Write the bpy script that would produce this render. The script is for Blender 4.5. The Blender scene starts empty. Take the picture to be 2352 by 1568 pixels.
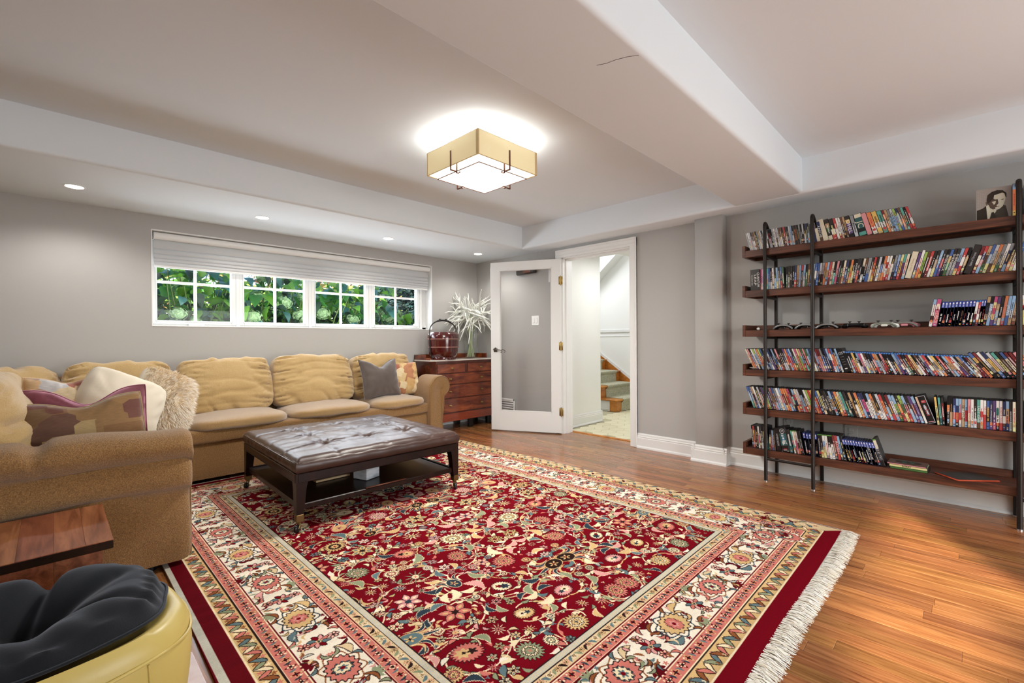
import bpy, math, random, re
import numpy as np
from mathutils import Matrix, Vector, noise as mnoise

C = bpy.context.scene.collection
SC = bpy.context.scene
rnd = random.Random(7)
PI = math.pi

# ------------------------------------------------------------------ camera
YAW, PITCH, ROLL = math.radians(44.78493), math.radians(-0.19398), math.radians(-0.37717)
EYE = Vector((0, 0, 1.075))
f_ = Vector((math.cos(PITCH)*math.cos(YAW), math.cos(PITCH)*math.sin(YAW), math.sin(PITCH)))
r0 = Vector((math.sin(YAW), -math.cos(YAW), 0)); u0 = r0.cross(f_)
r_ = r0*math.cos(ROLL)+u0*math.sin(ROLL); u_ = u0*math.cos(ROLL)-r0*math.sin(ROLL)
cam_data = bpy.data.cameras.new('camera'); cam = bpy.data.objects.new('camera', cam_data); C.objects.link(cam)
cam.matrix_world = Matrix(((r_.x, u_.x, -f_.x, EYE.x), (r_.y, u_.y, -f_.y, EYE.y), (r_.z, u_.z, -f_.z, EYE.z), (0, 0, 0, 1)))
cam_data.sensor_width = 36; cam_data.lens = 1049.77/2352*36; cam_data.clip_start = 0.02
SC.camera = cam

# ------------------------------------------------------------------ world, sun, window daylight, added fill, exposure
SC.view_settings.view_transform = 'Standard'; SC.view_settings.look = 'None'
SC.view_settings.gamma = 1; SC.view_settings.use_curve_mapping = False
SC.view_settings.exposure = 0.08
SC.cycles.max_bounces = 8; SC.cycles.diffuse_bounces = 5; SC.cycles.transparent_max_bounces = 12
SC.cycles.use_denoising = True
SC.cycles.sample_clamp_indirect = 6.0
SC.cycles.caustics_reflective = False; SC.cycles.caustics_refractive = False
w = bpy.data.worlds.new('sky'); SC.world = w; w.use_nodes = True
nt = w.node_tree; bg = nt.nodes['Background']
sky = nt.nodes.new('ShaderNodeTexSky'); sky.sky_type = 'NISHITA'; sky.sun_disc = False
sky.sun_elevation = math.radians(38); sky.sun_rotation = math.radians(-120); sky.air_density = 1.0; sky.dust_density = 2.5; sky.ozone_density = 1.0
nt.links.new(sky.outputs[0], bg.inputs[0]); bg.inputs[1].default_value = 0.5

def light(name, kind, loc, energy, color=(1, 1, 1), target=None, **kw):
    d = bpy.data.lights.new(name, kind); d.energy = energy; d.color = color
    for k, v in kw.items(): setattr(d, k, v)
    o = bpy.data.objects.new(name, d); C.objects.link(o); o.location = loc
    if target is not None: o.rotation_euler = (Vector(target)-Vector(loc)).to_track_quat('-Z', 'Y').to_euler()
    return o
SUN_AZ = Vector((0.86, 0.50, 0)).normalized(); SUN_EL = math.radians(19.6)
sd = SUN_AZ*math.cos(SUN_EL)+Vector((0, 0, -math.sin(SUN_EL)))
light('sun', 'SUN', (0, 0, 6), 17.0, (1.0, 0.87, 0.68), tuple(Vector((0, 0, 6))+sd), angle=math.radians(1.6))
# added fill lamps at assumed openings behind the camera, plus basement window daylight
light('daylight_patio', 'AREA', (2.35, -2.42, 1.0), 68, (.95, .98, 1.0), (2.2, -.6, 0.1), shape='RECTANGLE', size=1.9, size_y=1.7)
light('daylight_ground_bounce', 'AREA', (2.0, -2.6, .4), 13, (.95, .99, 1.0), (1.2, 1.0, 2.6), shape='RECTANGLE', size=1.9, size_y=.9)  # upward fill lamp added to brighten the ceiling
light('daylight_rear', 'AREA', (-1.2, -2.42, 1.75), 42, (.95, .98, 1.0), (-1.0, 0, 1.4), shape='RECTANGLE', size=2.8, size_y=0.36)
light('daylight_windows', 'AREA', (1.97, 5.04, 1.46), 54, (0.86, 0.93, 1.0), (1.97, 3.6, 1.02), shape='RECTANGLE', size=2.6, size_y=0.42)

# ------------------------------------------------------------------ helpers
def lin(c):
    if isinstance(c, str): c = [int(c[i:i+2], 16)/255 for i in (0, 2, 4)]
    return tuple(x/12.92 if x <= .04045 else ((x+.055)/1.055)**2.4 for x in c)

def _hash(ix, iy, iz, s):
    h = (ix*374761393+iy*668265263+iz*1274126177+s*974711) & 0xffffffff
    h = ((h ^ (h >> 13))*1274126177) & 0xffffffff
    return ((h ^ (h >> 16)) & 0xffff)/32767.5-1
def vnoise(p, s=0):
    p = np.asarray(p, float); i = np.floor(p).astype(np.int64); f = p-i; f = f*f*(3-2*f); out = 0
    for a in (0, 1):
        for b in (0, 1):
            for c in (0, 1):
                wgt = (f[..., 0] if a else 1-f[..., 0])*(f[..., 1] if b else 1-f[..., 1])*(f[..., 2] if c else 1-f[..., 2])
                out = out+wgt*_hash(i[..., 0]+a, i[..., 1]+b, i[..., 2]+c, s)
    return out
def fbm(p, s=0, o=3):
    p = np.asarray(p, float); t = 0; a = 1
    for k in range(o): t = t+a*vnoise(p*2**k, s+k); a *= .5
    return t

class MB:
    def __init__(self): self.v = []; self.f = []; self.c = []
    def add(self, verts, faces, col=None, M=None):
        n = len(self.v)
        if M is not None: verts = [M @ Vector(p) for p in verts]
        self.v += [tuple(p) for p in verts]
        self.f += [tuple(i+n for i in q) for q in faces]
        self.c += [col]*len(faces)
    def convex(self, verts, faces, col=None, M=None):
        c = sum((Vector(p) for p in verts), Vector())/len(verts); out = []
        for q in faces:
            a, b, d = (Vector(verts[i]) for i in q[:3]); m = sum((Vector(verts[i]) for i in q), Vector())/len(q)
            out.append(q if (b-a).cross(d-a).dot(m-c) > 0 else tuple(reversed(q)))
        self.add(verts, out, col, M)
    def box(self, x0, x1, y0, y1, z0, z1, b=0.0, col=None, M=None):
        cx, cy, cz = (x0+x1)/2, (y0+y1)/2, (z0+z1)/2; X, Y, Z = abs(x1-x0)/2, abs(y1-y0)/2, abs(z1-z0)/2
        S = [(sx, sy, sz) for sx in (-1, 1) for sy in (-1, 1) for sz in (-1, 1)]
        if b <= 0:
            v = [(cx+s[0]*X, cy+s[1]*Y, cz+s[2]*Z) for s in S]
            self.convex(v, [(0, 1, 3, 2), (4, 6, 7, 5), (0, 4, 5, 1), (2, 3, 7, 6), (0, 2, 6, 4), (1, 5, 7, 3)], col, M); return
        b = min(b, X*.95, Y*.95, Z*.95); v = []
        for s in S:
            v += [(cx+s[0]*X, cy+s[1]*(Y-b), cz+s[2]*(Z-b)), (cx+s[0]*(X-b), cy+s[1]*Y, cz+s[2]*(Z-b)), (cx+s[0]*(X-b), cy+s[1]*(Y-b), cz+s[2]*Z)]
        F = [tuple(3*i+a for i in q) for a, q in ((0, (0, 1, 3, 2)), (0, (4, 6, 7, 5)), (1, (0, 4, 5, 1)), (1, (2, 3, 7, 6)), (2, (0, 2, 6, 4)), (2, (1, 5, 7, 3)))]
        for i, j, a, c in [(0, 1, 0, 1), (2, 3, 0, 1), (4, 5, 0, 1), (6, 7, 0, 1), (0, 2, 0, 2), (1, 3, 0, 2), (4, 6, 0, 2), (5, 7, 0, 2), (0, 4, 1, 2), (1, 5, 1, 2), (2, 6, 1, 2), (3, 7, 1, 2)]:
            F.append((3*i+a, 3*j+a, 3*j+c, 3*i+c))
        F += [(3*i, 3*i+1, 3*i+2) for i in range(8)]
        self.convex(v, F, col, M)
    def prism(self, poly, h0, h1, axis=2, col=None, M=None):
        n = len(poly); mk = {0: lambda p, h: (h, p[0], p[1]), 1: lambda p, h: (p[0], h, p[1]), 2: lambda p, h: (p[0], p[1], h)}[axis]
        v = [mk(p, h0) for p in poly]+[mk(p, h1) for p in poly]
        F = [tuple(range(n))[::-1], tuple(range(n, 2*n))]+[(i, (i+1) % n, n+(i+1) % n, n+i) for i in range(n)]
        area = sum(poly[i][0]*poly[(i+1) % n][1]-poly[(i+1) % n][0]*poly[i][1] for i in range(n))
        if (area < 0) ^ (axis == 1) ^ (h1 < h0): F = [tuple(reversed(q)) for q in F]
        self.add(v, F, col, M)
    def tube(self, pts, r, n=8, cap=True, col=None, M=None):
        pts = [Vector(p) for p in pts]; k = len(pts)
        if not hasattr(r, '__len__'): r = [r]*k
        v = []; prev = None
        for i, p in enumerate(pts):
            t = (pts[min(i+1, k-1)]-pts[max(i-1, 0)]).normalized()
            if prev is None: a = t.orthogonal().normalized()
            else:
                a = prev-t*prev.dot(t)
                a = a.normalized() if a.length > 1e-6 else t.orthogonal().normalized()
            prev = a; b = t.cross(a)
            v += [p+(a*math.cos(2*PI*j/n)+b*math.sin(2*PI*j/n))*r[i] for j in range(n)]
        F = [(i*n+j, i*n+(j+1) % n, (i+1)*n+(j+1) % n, (i+1)*n+j) for i in range(k-1) for j in range(n)]
        if cap: F += [tuple(range(n))[::-1], tuple((k-1)*n+j for j in range(n))]
        self.add(v, F, col, M)
    def cyl(self, p0, p1, r0, r1=None, n=16, col=None, M=None): self.tube([p0, p1], [r0, r0 if r1 is None else r1], n, True, col, M)
    def lathe(self, prof, c=(0, 0, 0), n=32, col=None, M=None, ry=1.0):
        v = []; F = []; k = len(prof)
        for r, z in prof: v += [(c[0]+r*math.cos(2*PI*j/n), c[1]+ry*r*math.sin(2*PI*j/n), c[2]+z) for j in range(n)]
        F = [(i*n+j, i*n+(j+1) % n, (i+1)*n+(j+1) % n, (i+1)*n+j) for i in range(k-1) for j in range(n)]
        if prof[0][0] > 1e-5: F.append(tuple(range(n))[::-1])
        if prof[-1][0] > 1e-5: F.append(tuple((k-1)*n+j for j in range(n)))
        self.add(v, F, col, M)
    def ball(self, c, rx, ry=None, rz=None, nu=14, nv=9, col=None, M=None):
        ry = ry or rx; rz = rz or rx; v = [(c[0], c[1], c[2]-rz)]
        for i in range(1, nv):
            t = -PI/2+PI*i/nv
            v += [(c[0]+rx*math.cos(t)*math.cos(2*PI*j/nu), c[1]+ry*math.cos(t)*math.sin(2*PI*j/nu), c[2]+rz*math.sin(t)) for j in range(nu)]
        v.append((c[0], c[1], c[2]+rz)); T = len(v)-1
        F = [(0, 1+(j+1) % nu, 1+j) for j in range(nu)]+[(1+i*nu+j, 1+i*nu+(j+1) % nu, 1+(i+1)*nu+(j+1) % nu, 1+(i+1)*nu+j) for i in range(nv-2) for j in range(nu)]
        F += [(T, 1+(nv-2)*nu+j, 1+(nv-2)*nu+(j+1) % nu) for j in range(nu)]
        self.add(v, F, col, M)
    def grid(self, P, col=None, M=None, flip=False):
        nu, nv = P.shape[:2]; v = [tuple(p) for p in P.reshape(-1, 3)]
        F = [(i*nv+j, (i+1)*nv+j, (i+1)*nv+j+1, i*nv+j+1) for i in range(nu-1) for j in range(nv-1)]
        if flip: F = [q[::-1] for q in F]
        self.add(v, F, col, M)
    def mesh(self, name, smooth=None):
        m = bpy.data.meshes.new(name); m.from_pydata(self.v, [], self.f); m.update()
        if any(c is not None for c in self.c):
            a = m.color_attributes.new('col', 'FLOAT_COLOR', 'CORNER'); arr = np.ones((len(m.loops), 4), np.float32); k = 0
            for q, c in zip(self.f, self.c):
                if c is None: c = (.5, .5, .5)
                arr[k:k+len(q), :3] = c; k += len(q)
            a.data.foreach_set('color', arr.ravel())
        if smooth is not None:
            m.polygons.foreach_set('use_smooth', [True]*len(m.polygons)); m.set_sharp_from_angle(angle=math.radians(smooth))
        return m

def obj(name, mb, mat, parent=None, smooth=40, world=False):
    """links ONE mesh object; world=True: vertices are in world space and get carried into the parent's space"""
    if parent is not None and world:
        r = parent
        while r.parent: r = r.parent
        Mi = r.matrix_basis.inverted()
        mb.v = [tuple(Mi @ Vector(p)) for p in mb.v]
    m = mb.mesh(name, smooth) if isinstance(mb, MB) else mb
    o = bpy.data.objects.new(name, m); C.objects.link(o)
    if mat is not None and not m.materials: m.materials.append(mat)
    if parent is not None: o.parent = parent
    return o
def thing(name, label, cat, loc=(0, 0, 0), rotz=0.0, group=None):
    o = bpy.data.objects.new(name, None); C.objects.link(o); o.empty_display_size = .05
    o.location = loc; o.rotation_euler = (0, 0, rotz); o['label'] = label; o['category'] = cat
    if group: o['group'] = group
    return o
def tag(o, label, cat, group=None):
    o['label'] = label; o['category'] = cat
    if group: o['group'] = group
    return o
def struct(name, mb, mat, parent=None, smooth=40):
    o = obj(name, mb, mat, parent, smooth); o['kind'] = 'structure'; return o
def stuff(o): o['kind'] = 'stuff'; return o
def wpart(name, mb, mat, parent, smooth=40): return obj(name, mb, mat, parent, smooth, True)

# ------------------------------------------------------------------ materials
def mat(name, col=None, rough=.5, metal=0, spec=.5, mottle=None, bump=None, sheen=0, sheen_tint=(1, 1, 1), coat=0, emit=None, attr=None, stretch=None, trans=None):
    m = bpy.data.materials.new(name); m.use_nodes = True; nt = m.node_tree; P = nt.nodes['Principled BSDF']; L = nt.links.new
    P.inputs['Roughness'].default_value = rough; P.inputs['Metallic'].default_value = metal; P.inputs['Specular IOR Level'].default_value = spec
    P.inputs['Sheen Weight'].default_value = sheen; P.inputs['Sheen Tint'].default_value = (*sheen_tint, 1); P.inputs['Coat Weight'].default_value = coat
    P.inputs['Sheen Roughness'].default_value = .6; P.inputs['Coat Roughness'].default_value = .12
    tc = nt.nodes.new('ShaderNodeTexCoord'); vec = tc.outputs['Object']
    if stretch:
        mp = nt.nodes.new('ShaderNodeMapping'); mp.inputs['Scale'].default_value = stretch; L(vec, mp.inputs[0]); vec = mp.outputs[0]
    src = None
    if attr:
        a = nt.nodes.new('ShaderNodeAttribute'); a.attribute_name = attr; src = a.outputs['Color']
    elif col is not None:
        rgb = nt.nodes.new('ShaderNodeRGB'); rgb.outputs[0].default_value = (*lin(col), 1); src = rgb.outputs[0]
    for (sc, amt, c2) in (mottle or []):
        n = nt.nodes.new('ShaderNodeTexNoise'); n.inputs['Scale'].default_value = sc; n.inputs['Detail'].default_value = 4; L(vec, n.inputs['Vector'])
        rp = nt.nodes.new('ShaderNodeValToRGB'); rp.color_ramp.elements[0].position = .38; rp.color_ramp.elements[1].position = .66; L(n.outputs[0], rp.inputs[0])
        mu = nt.nodes.new('ShaderNodeMath'); mu.operation = 'MULTIPLY'; mu.inputs[1].default_value = amt; L(rp.outputs[0], mu.inputs[0])
        mx = nt.nodes.new('ShaderNodeMix'); mx.data_type = 'RGBA'; L(mu.outputs[0], mx.inputs[0]); L(src, mx.inputs[6]); mx.inputs[7].default_value = (*lin(c2), 1); src = mx.outputs[2]
    if src is not None: L(src, P.inputs['Base Color'])
    if bump:
        n = nt.nodes.new('ShaderNodeTexNoise'); n.inputs['Scale'].default_value = bump[0]; n.inputs['Detail'].default_value = 3; L(vec, n.inputs['Vector'])
        b = nt.nodes.new('ShaderNodeBump'); b.inputs['Strength'].default_value = bump[1]; b.inputs['Distance'].default_value = bump[2] if len(bump) > 2 else .002
        L(n.outputs[0], b.inputs['Height']); L(b.outputs[0], P.inputs['Normal'])
    if emit:
        P.inputs['Emission Color'].default_value = (*lin(emit[0]), 1); P.inputs['Emission Strength'].default_value = emit[1]
    if trans:                                    # thin translucent sheet
        t = nt.nodes.new('ShaderNodeBsdfTranslucent'); mx = nt.nodes.new('ShaderNodeMixShader'); mx.inputs[0].default_value = trans
        if src is not None: L(src, t.inputs[0])
        L(P.outputs[0], mx.inputs[1]); L(t.outputs[0], mx.inputs[2]); L(mx.outputs[0], nt.nodes['Material Output'].inputs[0])
    return m
def wood(name, stops, rough=.35, scale=(1, 1, 1), grain=14, coat=0, attr=None, spec=.5, bump=.15):
    """stops: colours dark..light along the grain noise; scale stretches the grain along one axis"""
    m = bpy.data.materials.new(name); m.use_nodes = True; nt = m.node_tree; P = nt.nodes['Principled BSDF']; L = nt.links.new
    P.inputs['Roughness'].default_value = rough; P.inputs['Coat Weight'].default_value = coat; P.inputs['Coat Roughness'].default_value = .1; P.inputs['Specular IOR Level'].default_value = spec
    tc = nt.nodes.new('ShaderNodeTexCoord'); vec = tc.outputs['Object']
    if attr:
        a = nt.nodes.new('ShaderNodeAttribute'); a.attribute_name = attr
        vm = nt.nodes.new('ShaderNodeVectorMath'); vm.operation = 'MULTIPLY'; vm.inputs[1].default_value = (37, 53, 71); L(a.outputs['Color'], vm.inputs[0])
        ad = nt.nodes.new('ShaderNodeVectorMath'); L(vec, ad.inputs[0]); L(vm.outputs[0], ad.inputs[1]); vec = ad.outputs[0]
    mp = nt.nodes.new('ShaderNodeMapping'); mp.inputs['Scale'].default_value = scale; L(vec, mp.inputs[0])
    n1 = nt.nodes.new('ShaderNodeTexNoise'); n1.inputs['Scale'].default_value = grain; n1.inputs['Detail'].default_value = 5; n1.inputs['Roughness'].default_value = .62; n1.inputs['Distortion'].default_value = .6; L(mp.outputs[0], n1.inputs['Vector'])
    rp = nt.nodes.new('ShaderNodeValToRGB'); e = rp.color_ramp.elements
    k = len(stops)
    while len(e) < k: e.new(.5)
    for i, s in enumerate(stops): e[i].position = .3+.4*i/(k-1); e[i].color = (*lin(s), 1)
    L(n1.outputs[0], rp.inputs[0]); src = rp.outputs[0]
    if attr:
        hv = nt.nodes.new('ShaderNodeHueSaturation'); mr = nt.nodes.new('ShaderNodeMapRange'); mr.inputs[3].default_value = .72; mr.inputs[4].default_value = 1.22
        sp = nt.nodes.new('ShaderNodeSeparateColor'); L(a.outputs['Color'], sp.inputs[0]); L(sp.outputs[0], mr.inputs[0]); L(mr.outputs[0], hv.inputs['Value'])
        mr2 = nt.nodes.new('ShaderNodeMapRange'); mr2.inputs[3].default_value = .492; mr2.inputs[4].default_value = .508; L(sp.outputs[1], mr2.inputs[0]); L(mr2.outputs[0], hv.inputs['Hue'])
        L(src, hv.inputs['Color']); src = hv.outputs[0]
    L(src, P.inputs['Base Color'])
    b = nt.nodes.new('ShaderNodeBump'); b.inputs['Strength'].default_value = bump; b.inputs['Distance'].default_value = .001; L(n1.outputs[0], b.inputs['Height']); L(b.outputs[0], P.inputs['Normal'])
    return m
def glass(name, tint=(1, 1, 1), refl=1.0):
    m = bpy.data.materials.new(name); m.use_nodes = True; nt = m.node_tree; nt.nodes.remove(nt.nodes['Principled BSDF']); L = nt.links.new
    t = nt.nodes.new('ShaderNodeBsdfTransparent'); t.inputs[0].default_value = (*tint, 1); g = nt.nodes.new('ShaderNodeBsdfGlossy'); g.inputs['Roughness'].default_value = .01
    fr = nt.nodes.new('ShaderNodeLayerWeight'); pw = nt.nodes.new('ShaderNodeMath'); pw.operation = 'POWER'; pw.inputs[1].default_value = 4; L(fr.outputs['Facing'], pw.inputs[0]); mu = nt.nodes.new('ShaderNodeMath'); mu.operation = 'MULTIPLY_ADD'; mu.inputs[1].default_value = .7*refl; mu.inputs[2].default_value = .045*refl; L(pw.outputs[0], mu.inputs[0])
    mx = nt.nodes.new('ShaderNodeMixShader'); L(mu.outputs[0], mx.inputs[0]); L(t.outputs[0], mx.inputs[1]); L(g.outputs[0], mx.inputs[2]); L(mx.outputs[0], nt.nodes['Material Output'].inputs[0])
    return m

M = dict(
 wall=mat('grey_wall_paint', 'B2B0AD', .85, bump=(180, .04)), ceil=mat('ceiling_paint', 'E4EBF0', .9, bump=(180, .03)),
 trim=mat('white_trim_paint', 'E6E6E4', .42), hallwall=mat('hall_wall_paint', 'ECECE8', .8),
 floorbase=mat('subfloor', '3A2214', .8),
 plank=wood('oak_strip_floor', ['64391E', '85532F', '95623A', 'A16C42', 'AE7A50'], .25, (9, .55, 1), 7, attr='col', coat=.25),
 walnut=wood('walnut_board', ['2E1810', '4A281A', '5E3422', '6E4028'], .45, (12, .8, 12), 4.5),
 blackmetal=mat('bronze_black_metal', '2B2522', .42, .6), brass=mat('brass', 'A58C58', .4, 1), antbrass=mat('antique_brass', '7A6240', .4, 1), chrome=mat('brushed_steel', 'C8C8CA', .3, 1),
 darkwood=wood('mahogany_frame', ['140806', '1E0C08', '280F0A'], .30, (3, 3, .4), 6, coat=.0, spec=.28),
 dresser=wood('flame_mahogany', ['3E140A', '642812', '7E3A1B', '944A24'], .24, (1.2, 4, 5), 3.2, coat=.5),
 dresserdark=wood('dresser_moulding', ['2A0E08', '4A1C0E', '5C2614'], .25, (1, 6, 6), 3, coat=.5),
 stairwood=wood('stair_oak', ['9A5A1E', 'BC7830', 'CC8A3E'], .35, (1, 4, 4), 5),
 tablewood=wood('side_table_oak', ['5A2E1C', '7E462C', '965A3C', 'A86A48'], .38, (6, .6, 6), 5, attr='col'),
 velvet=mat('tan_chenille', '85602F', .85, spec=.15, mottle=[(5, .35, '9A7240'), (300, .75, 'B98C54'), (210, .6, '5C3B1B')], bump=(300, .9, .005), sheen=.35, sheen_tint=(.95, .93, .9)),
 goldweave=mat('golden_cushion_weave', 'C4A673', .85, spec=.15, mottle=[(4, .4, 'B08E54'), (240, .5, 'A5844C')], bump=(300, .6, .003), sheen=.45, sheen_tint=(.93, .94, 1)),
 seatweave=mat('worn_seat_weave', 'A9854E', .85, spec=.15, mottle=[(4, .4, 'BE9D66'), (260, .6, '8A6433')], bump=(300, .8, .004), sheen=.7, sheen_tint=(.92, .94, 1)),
 leather=mat('brown_leather', '3B2620', .36, spec=.5, mottle=[(7, .5, '4A332A')], bump=(260, .25, .001), coat=.0),
 yellow=mat('yellow_leatherette', 'C4AE62', .38, spec=.5, mottle=[(4, .25, 'BFA04A')], bump=(200, .06)), blackcloth=mat('black_fleece', '131417', .95, spec=.15, sheen=.25, sheen_tint=(.7, .75, .85), bump=(300, .2)),
 cream=mat('cream_cushion_cloth', 'E8DDC8', .9, sheen=.2, bump=(350, .25)), maroon=mat('maroon_velvet', '5A1320', .75, sheen=.9, sheen_tint=(.95, .45, .6), bump=(280, .2)),
 fur=mat('ivory_fur', 'F0E4D2', .8, attr='col', sheen=.2), taupe=mat('taupe_velvet', '51443B', .7, mottle=[(6, .6, '362B24')], sheen=.4, sheen_tint=(.9, .88, .95), bump=(260, .3)),
 attr=mat('printed_card', None, .35, attr='col'), attrm=mat('printed_matt', None, .8, attr='col'), gloss=mat('glossy_plastic', None, .25, attr='col'),
 black=mat('black_plastic', '0C0C0D', .3), white=mat('white_plastic', 'EEEEEC', .4), glass=glass('window_glass', (1, 1, 1), .4), doorglass=glass('door_glass', (1, 1, 1), .45), vase=glass('vase_glass', (.965, .975, .965), .9),
 lacquer=mat('red_lacquer', '4A0D0A', .16, coat=.7, mottle=[(3, .5, '2C0606')], stretch=(3, 3, .4)), lacquerrim=mat('worn_lacquer_rim', '8E6258', .14, coat=.6), cane=mat('black_cane', '15110F', .35),  # rim bands are paler: their gloss highlight is put into the colour
 shade=mat('linen_lamp_shade', 'E6DAB8', .8, trans=.2, emit=('EBDDB0', .30)), diffuser=mat('opal_diffuser', 'FFFFFF', .5, emit=('FFFDF6', 1.6)), innershade=mat('white_shade_lining', 'F4F4EE', .7, emit=('FFFFF4', .55)),
 pot=mat('led_disc', 'FFFFFF', .5, emit=('FFFBF0', 14)), bronze=mat('bronze_strap', '6A4232', .4, .7), blind=mat('white_blind_fabric', 'DADADA', .85, trans=.25),
 marble=mat('marble_print_card', 'D5D7DA', .4, mottle=[(9, .8, '8A9096')], stretch=(1, 1, 3)), runner=mat('green_grey_runner', 'C6C4AE', .95, mottle=[(40, .7, '6E7468'), (18, .5, 'D6CFA8')], bump=(120, .8, .006), stretch=(2, 1, 3)),
 tile=mat('cream_hex_tile', 'E9E3C4', .35, mottle=[(8, .3, 'DDD4AC')]), grout=mat('tile_grout', 'B9B294', .9), marbletop=mat('dresser_marble', 'E2DCD2', .2, mottle=[(10, .4, 'C8BFB2')]),
 tablet=mat('dark_screen', '08090B', .3, spec=.25), orange=mat('orange_bumper', 'B4482A', .4),
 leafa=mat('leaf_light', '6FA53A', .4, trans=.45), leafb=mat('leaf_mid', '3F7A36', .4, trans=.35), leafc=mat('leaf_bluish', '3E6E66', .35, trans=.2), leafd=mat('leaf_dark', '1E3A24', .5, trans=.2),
 bloom=mat('hydrangea_bloom', '9DBB86', .7, mottle=[(60, .6, '6E9462')], bump=(90, 1.0, .01)), stem=mat('green_stem', '5A6E36', .6), soil=mat('garden_soil', '3A3128', .95, mottle=[(12, .6, '241E18')]), evergreen=mat('evergreen_needles', '1C3432', .7, attr=None),
 petal=mat('white_petal_strand', 'F4F5EE', .6, trans=.15), vstem=mat('pale_green_stem', 'B9C79A', .5),
)

# ------------------------------------------------------------------ the setting
XR, YB, ZS, ZT = 4.104, 4.746, 2.124, 2.374
XL, YR = -3.0, -2.3                                     # unseen left and rear walls
OY0, OY1, OZ = 2.39, 3.265, 2.004                       # door opening in the right wall
RUG = (0.36, 3.08, 0.485, 4.1)

def project(p):
    d = Vector(p)-EYE; z = d.dot(f_)
    if z < .15: return None
    return 1176+1049.77*d.dot(r_)/z, 784-1049.77*d.dot(u_)/z, z

# floor: oak strips, laid towards the window wall; the ones seen largest are parts, the rest one mesh
fl = MB(); fl.box(XL-.1, 4.30, YR-.1, YB+.1, -.06, -.010)
floor = struct('floor', fl, M['floorbase'])
picked = []; rest = MB(); PW = .0752; rr = random.Random(3)
x = XL
while x < 4.29:
    y = YR-rr.random()*.9
    while y < YB:
        L_ = rr.uniform(.45, 1.35); y1 = min(y+L_, YB); x1 = min(x+PW, 4.29)
        if y1 > YR and y1-y > .03:
            col = (rr.random(), rr.random(), rr.random()); cx, cy = (x+x1)/2, (y+y1)/2; best = 0
            if not (RUG[0]+.02 < cx < RUG[1]-.02 and RUG[2]+.35 < cy < RUG[3]):
                for yy in np.linspace(y, y1, 5):
                    if RUG[0] < cx < RUG[1] and RUG[2] < yy < RUG[3]: continue
                    if cx < .3 and yy > 2.6 or yy > 4.35 or cx < .45 and yy < 1.2: continue
                    q = project((cx, yy, 0))
                    if q and -30 < q[0] < 2400 and q[1] < 1600: best += PW*(y1-y)/5/q[2]**3
            if best > 0: picked.append((best, x, x1, max(y, YR-.05), y1, col))
            else: rest.box(x+.0004, x1-.0004, max(y, YR-.05)+.0004, y1-.0004, -.012, 0, .0006, col)
        y = y1
    x += PW
picked.sort(reverse=True)
for b, x, x1, y, y1, col in picked[:295]:
    mb = MB(); mb.box(x+.0004, x1-.0004, y+.0004, y1-.0004, -.012, rr.uniform(-.0003, .0), .0007, col); obj('plank', mb, M['plank'], floor, None)
for b, x, x1, y, y1, col in picked[295:]: rest.box(x+.0004, x1-.0004, y+.0004, y1-.0004, -.012, 0, .0006, col)
stuff(obj('planks', rest, M['plank'], floor, None))

# walls
wb = MB(); wx0, wx1, wz0, wz1 = .585, 3.358, 1.207, 2.003
for b in ((XL-.15, wx0, YB, YB+.26, -.05, 2.6), (wx1, 4.3, YB, YB+.26, -.05, 2.6), (wx0, wx1, YB, YB+.26, -.05, wz0), (wx0, wx1, YB, YB+.26, wz1, 2.6)): wb.box(*b)
struct('wall_back', wb, M['wall'])
wr = MB()
for b in ((XR, XR+.17, OY1, YB, -.05, 2.6), (XR, XR+.17, OY0, OY1, OZ, 2.6), (XR, XR+.17, YR-.1, OY0, -.05, 2.6)): wr.box(*b)
struct('wall_right', wr, M['wall'])
col_ = MB(); col_.box(4.004, XR+.002, 1.457, 1.70, 0, ZS+.01, .012); struct('wall_column', col_, M['wall'], None, 60)
wl = MB(); wl.box(XL-.15, XL, YR-.1, YB, -.05, 2.6); struct('wall_left', wl, M['wall'])
# unseen rear wall: assumed patio opening, stepped slot shaped for the floor sun patch
wq = MB(); holes = [(-2.75, -1.22, 1.56, 1.93), (-1.22, -.72, 1.40, 1.93), (1.3, 3.4, .12, 2.05)]
xs = sorted({XL-.15, 4.3}.union(*[{h[0], h[1]} for h in holes]))
for a, b in zip(xs, xs[1:]):
    h = [k for k in holes if k[0] <= a+1e-6 and k[1] >= b-1e-6]
    if h: wq.box(a, b, YR-.1, YR, -.05, h[0][2]); wq.box(a, b, YR-.1, YR, h[0][3], 2.6)
    else: wq.box(a, b, YR-.1, YR, -.05, 2.6)
struct('wall_rear', wq, M['wall'])

# ceiling: two trays between soffits and a dropped beam
ce = MB(); ce.box(XL-.15, 4.3, YR-.1, YB+.26, ZT, ZT+.2); ceiling = struct('ceiling', ce, M['ceil'])
def soft_box(name, *b):
    mb = MB(); mb.box(*b); o = obj(name, mb, M['ceil'], ceiling, None)
    bm_ = __import__('bmesh').new(); bm_.from_mesh(o.data)
    __import__('bmesh').ops.bevel(bm_, geom=[e for e in bm_.edges if min(v.co.z for v in e.verts) < ZS+.01], offset=.022, segments=5, affect='EDGES', profile=.5)
    bm_.to_mesh(o.data); bm_.free(); o.data.polygons.foreach_set('use_smooth', [True]*len(o.data.polygons)); o.data.set_sharp_from_angle(angle=math.radians(30)); return o
soft_box('soffit', XL-.3, 4.4, 3.635, YB+.3, ZS, ZT+.05)
soft_box('soffit', 3.838, 4.4, YR-.3, 3.66, ZS+.0006, ZT+.05)
soft_box('beam', XL-.3, 3.85, .836, 1.308, ZS+.0003, ZT+.05)
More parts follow.
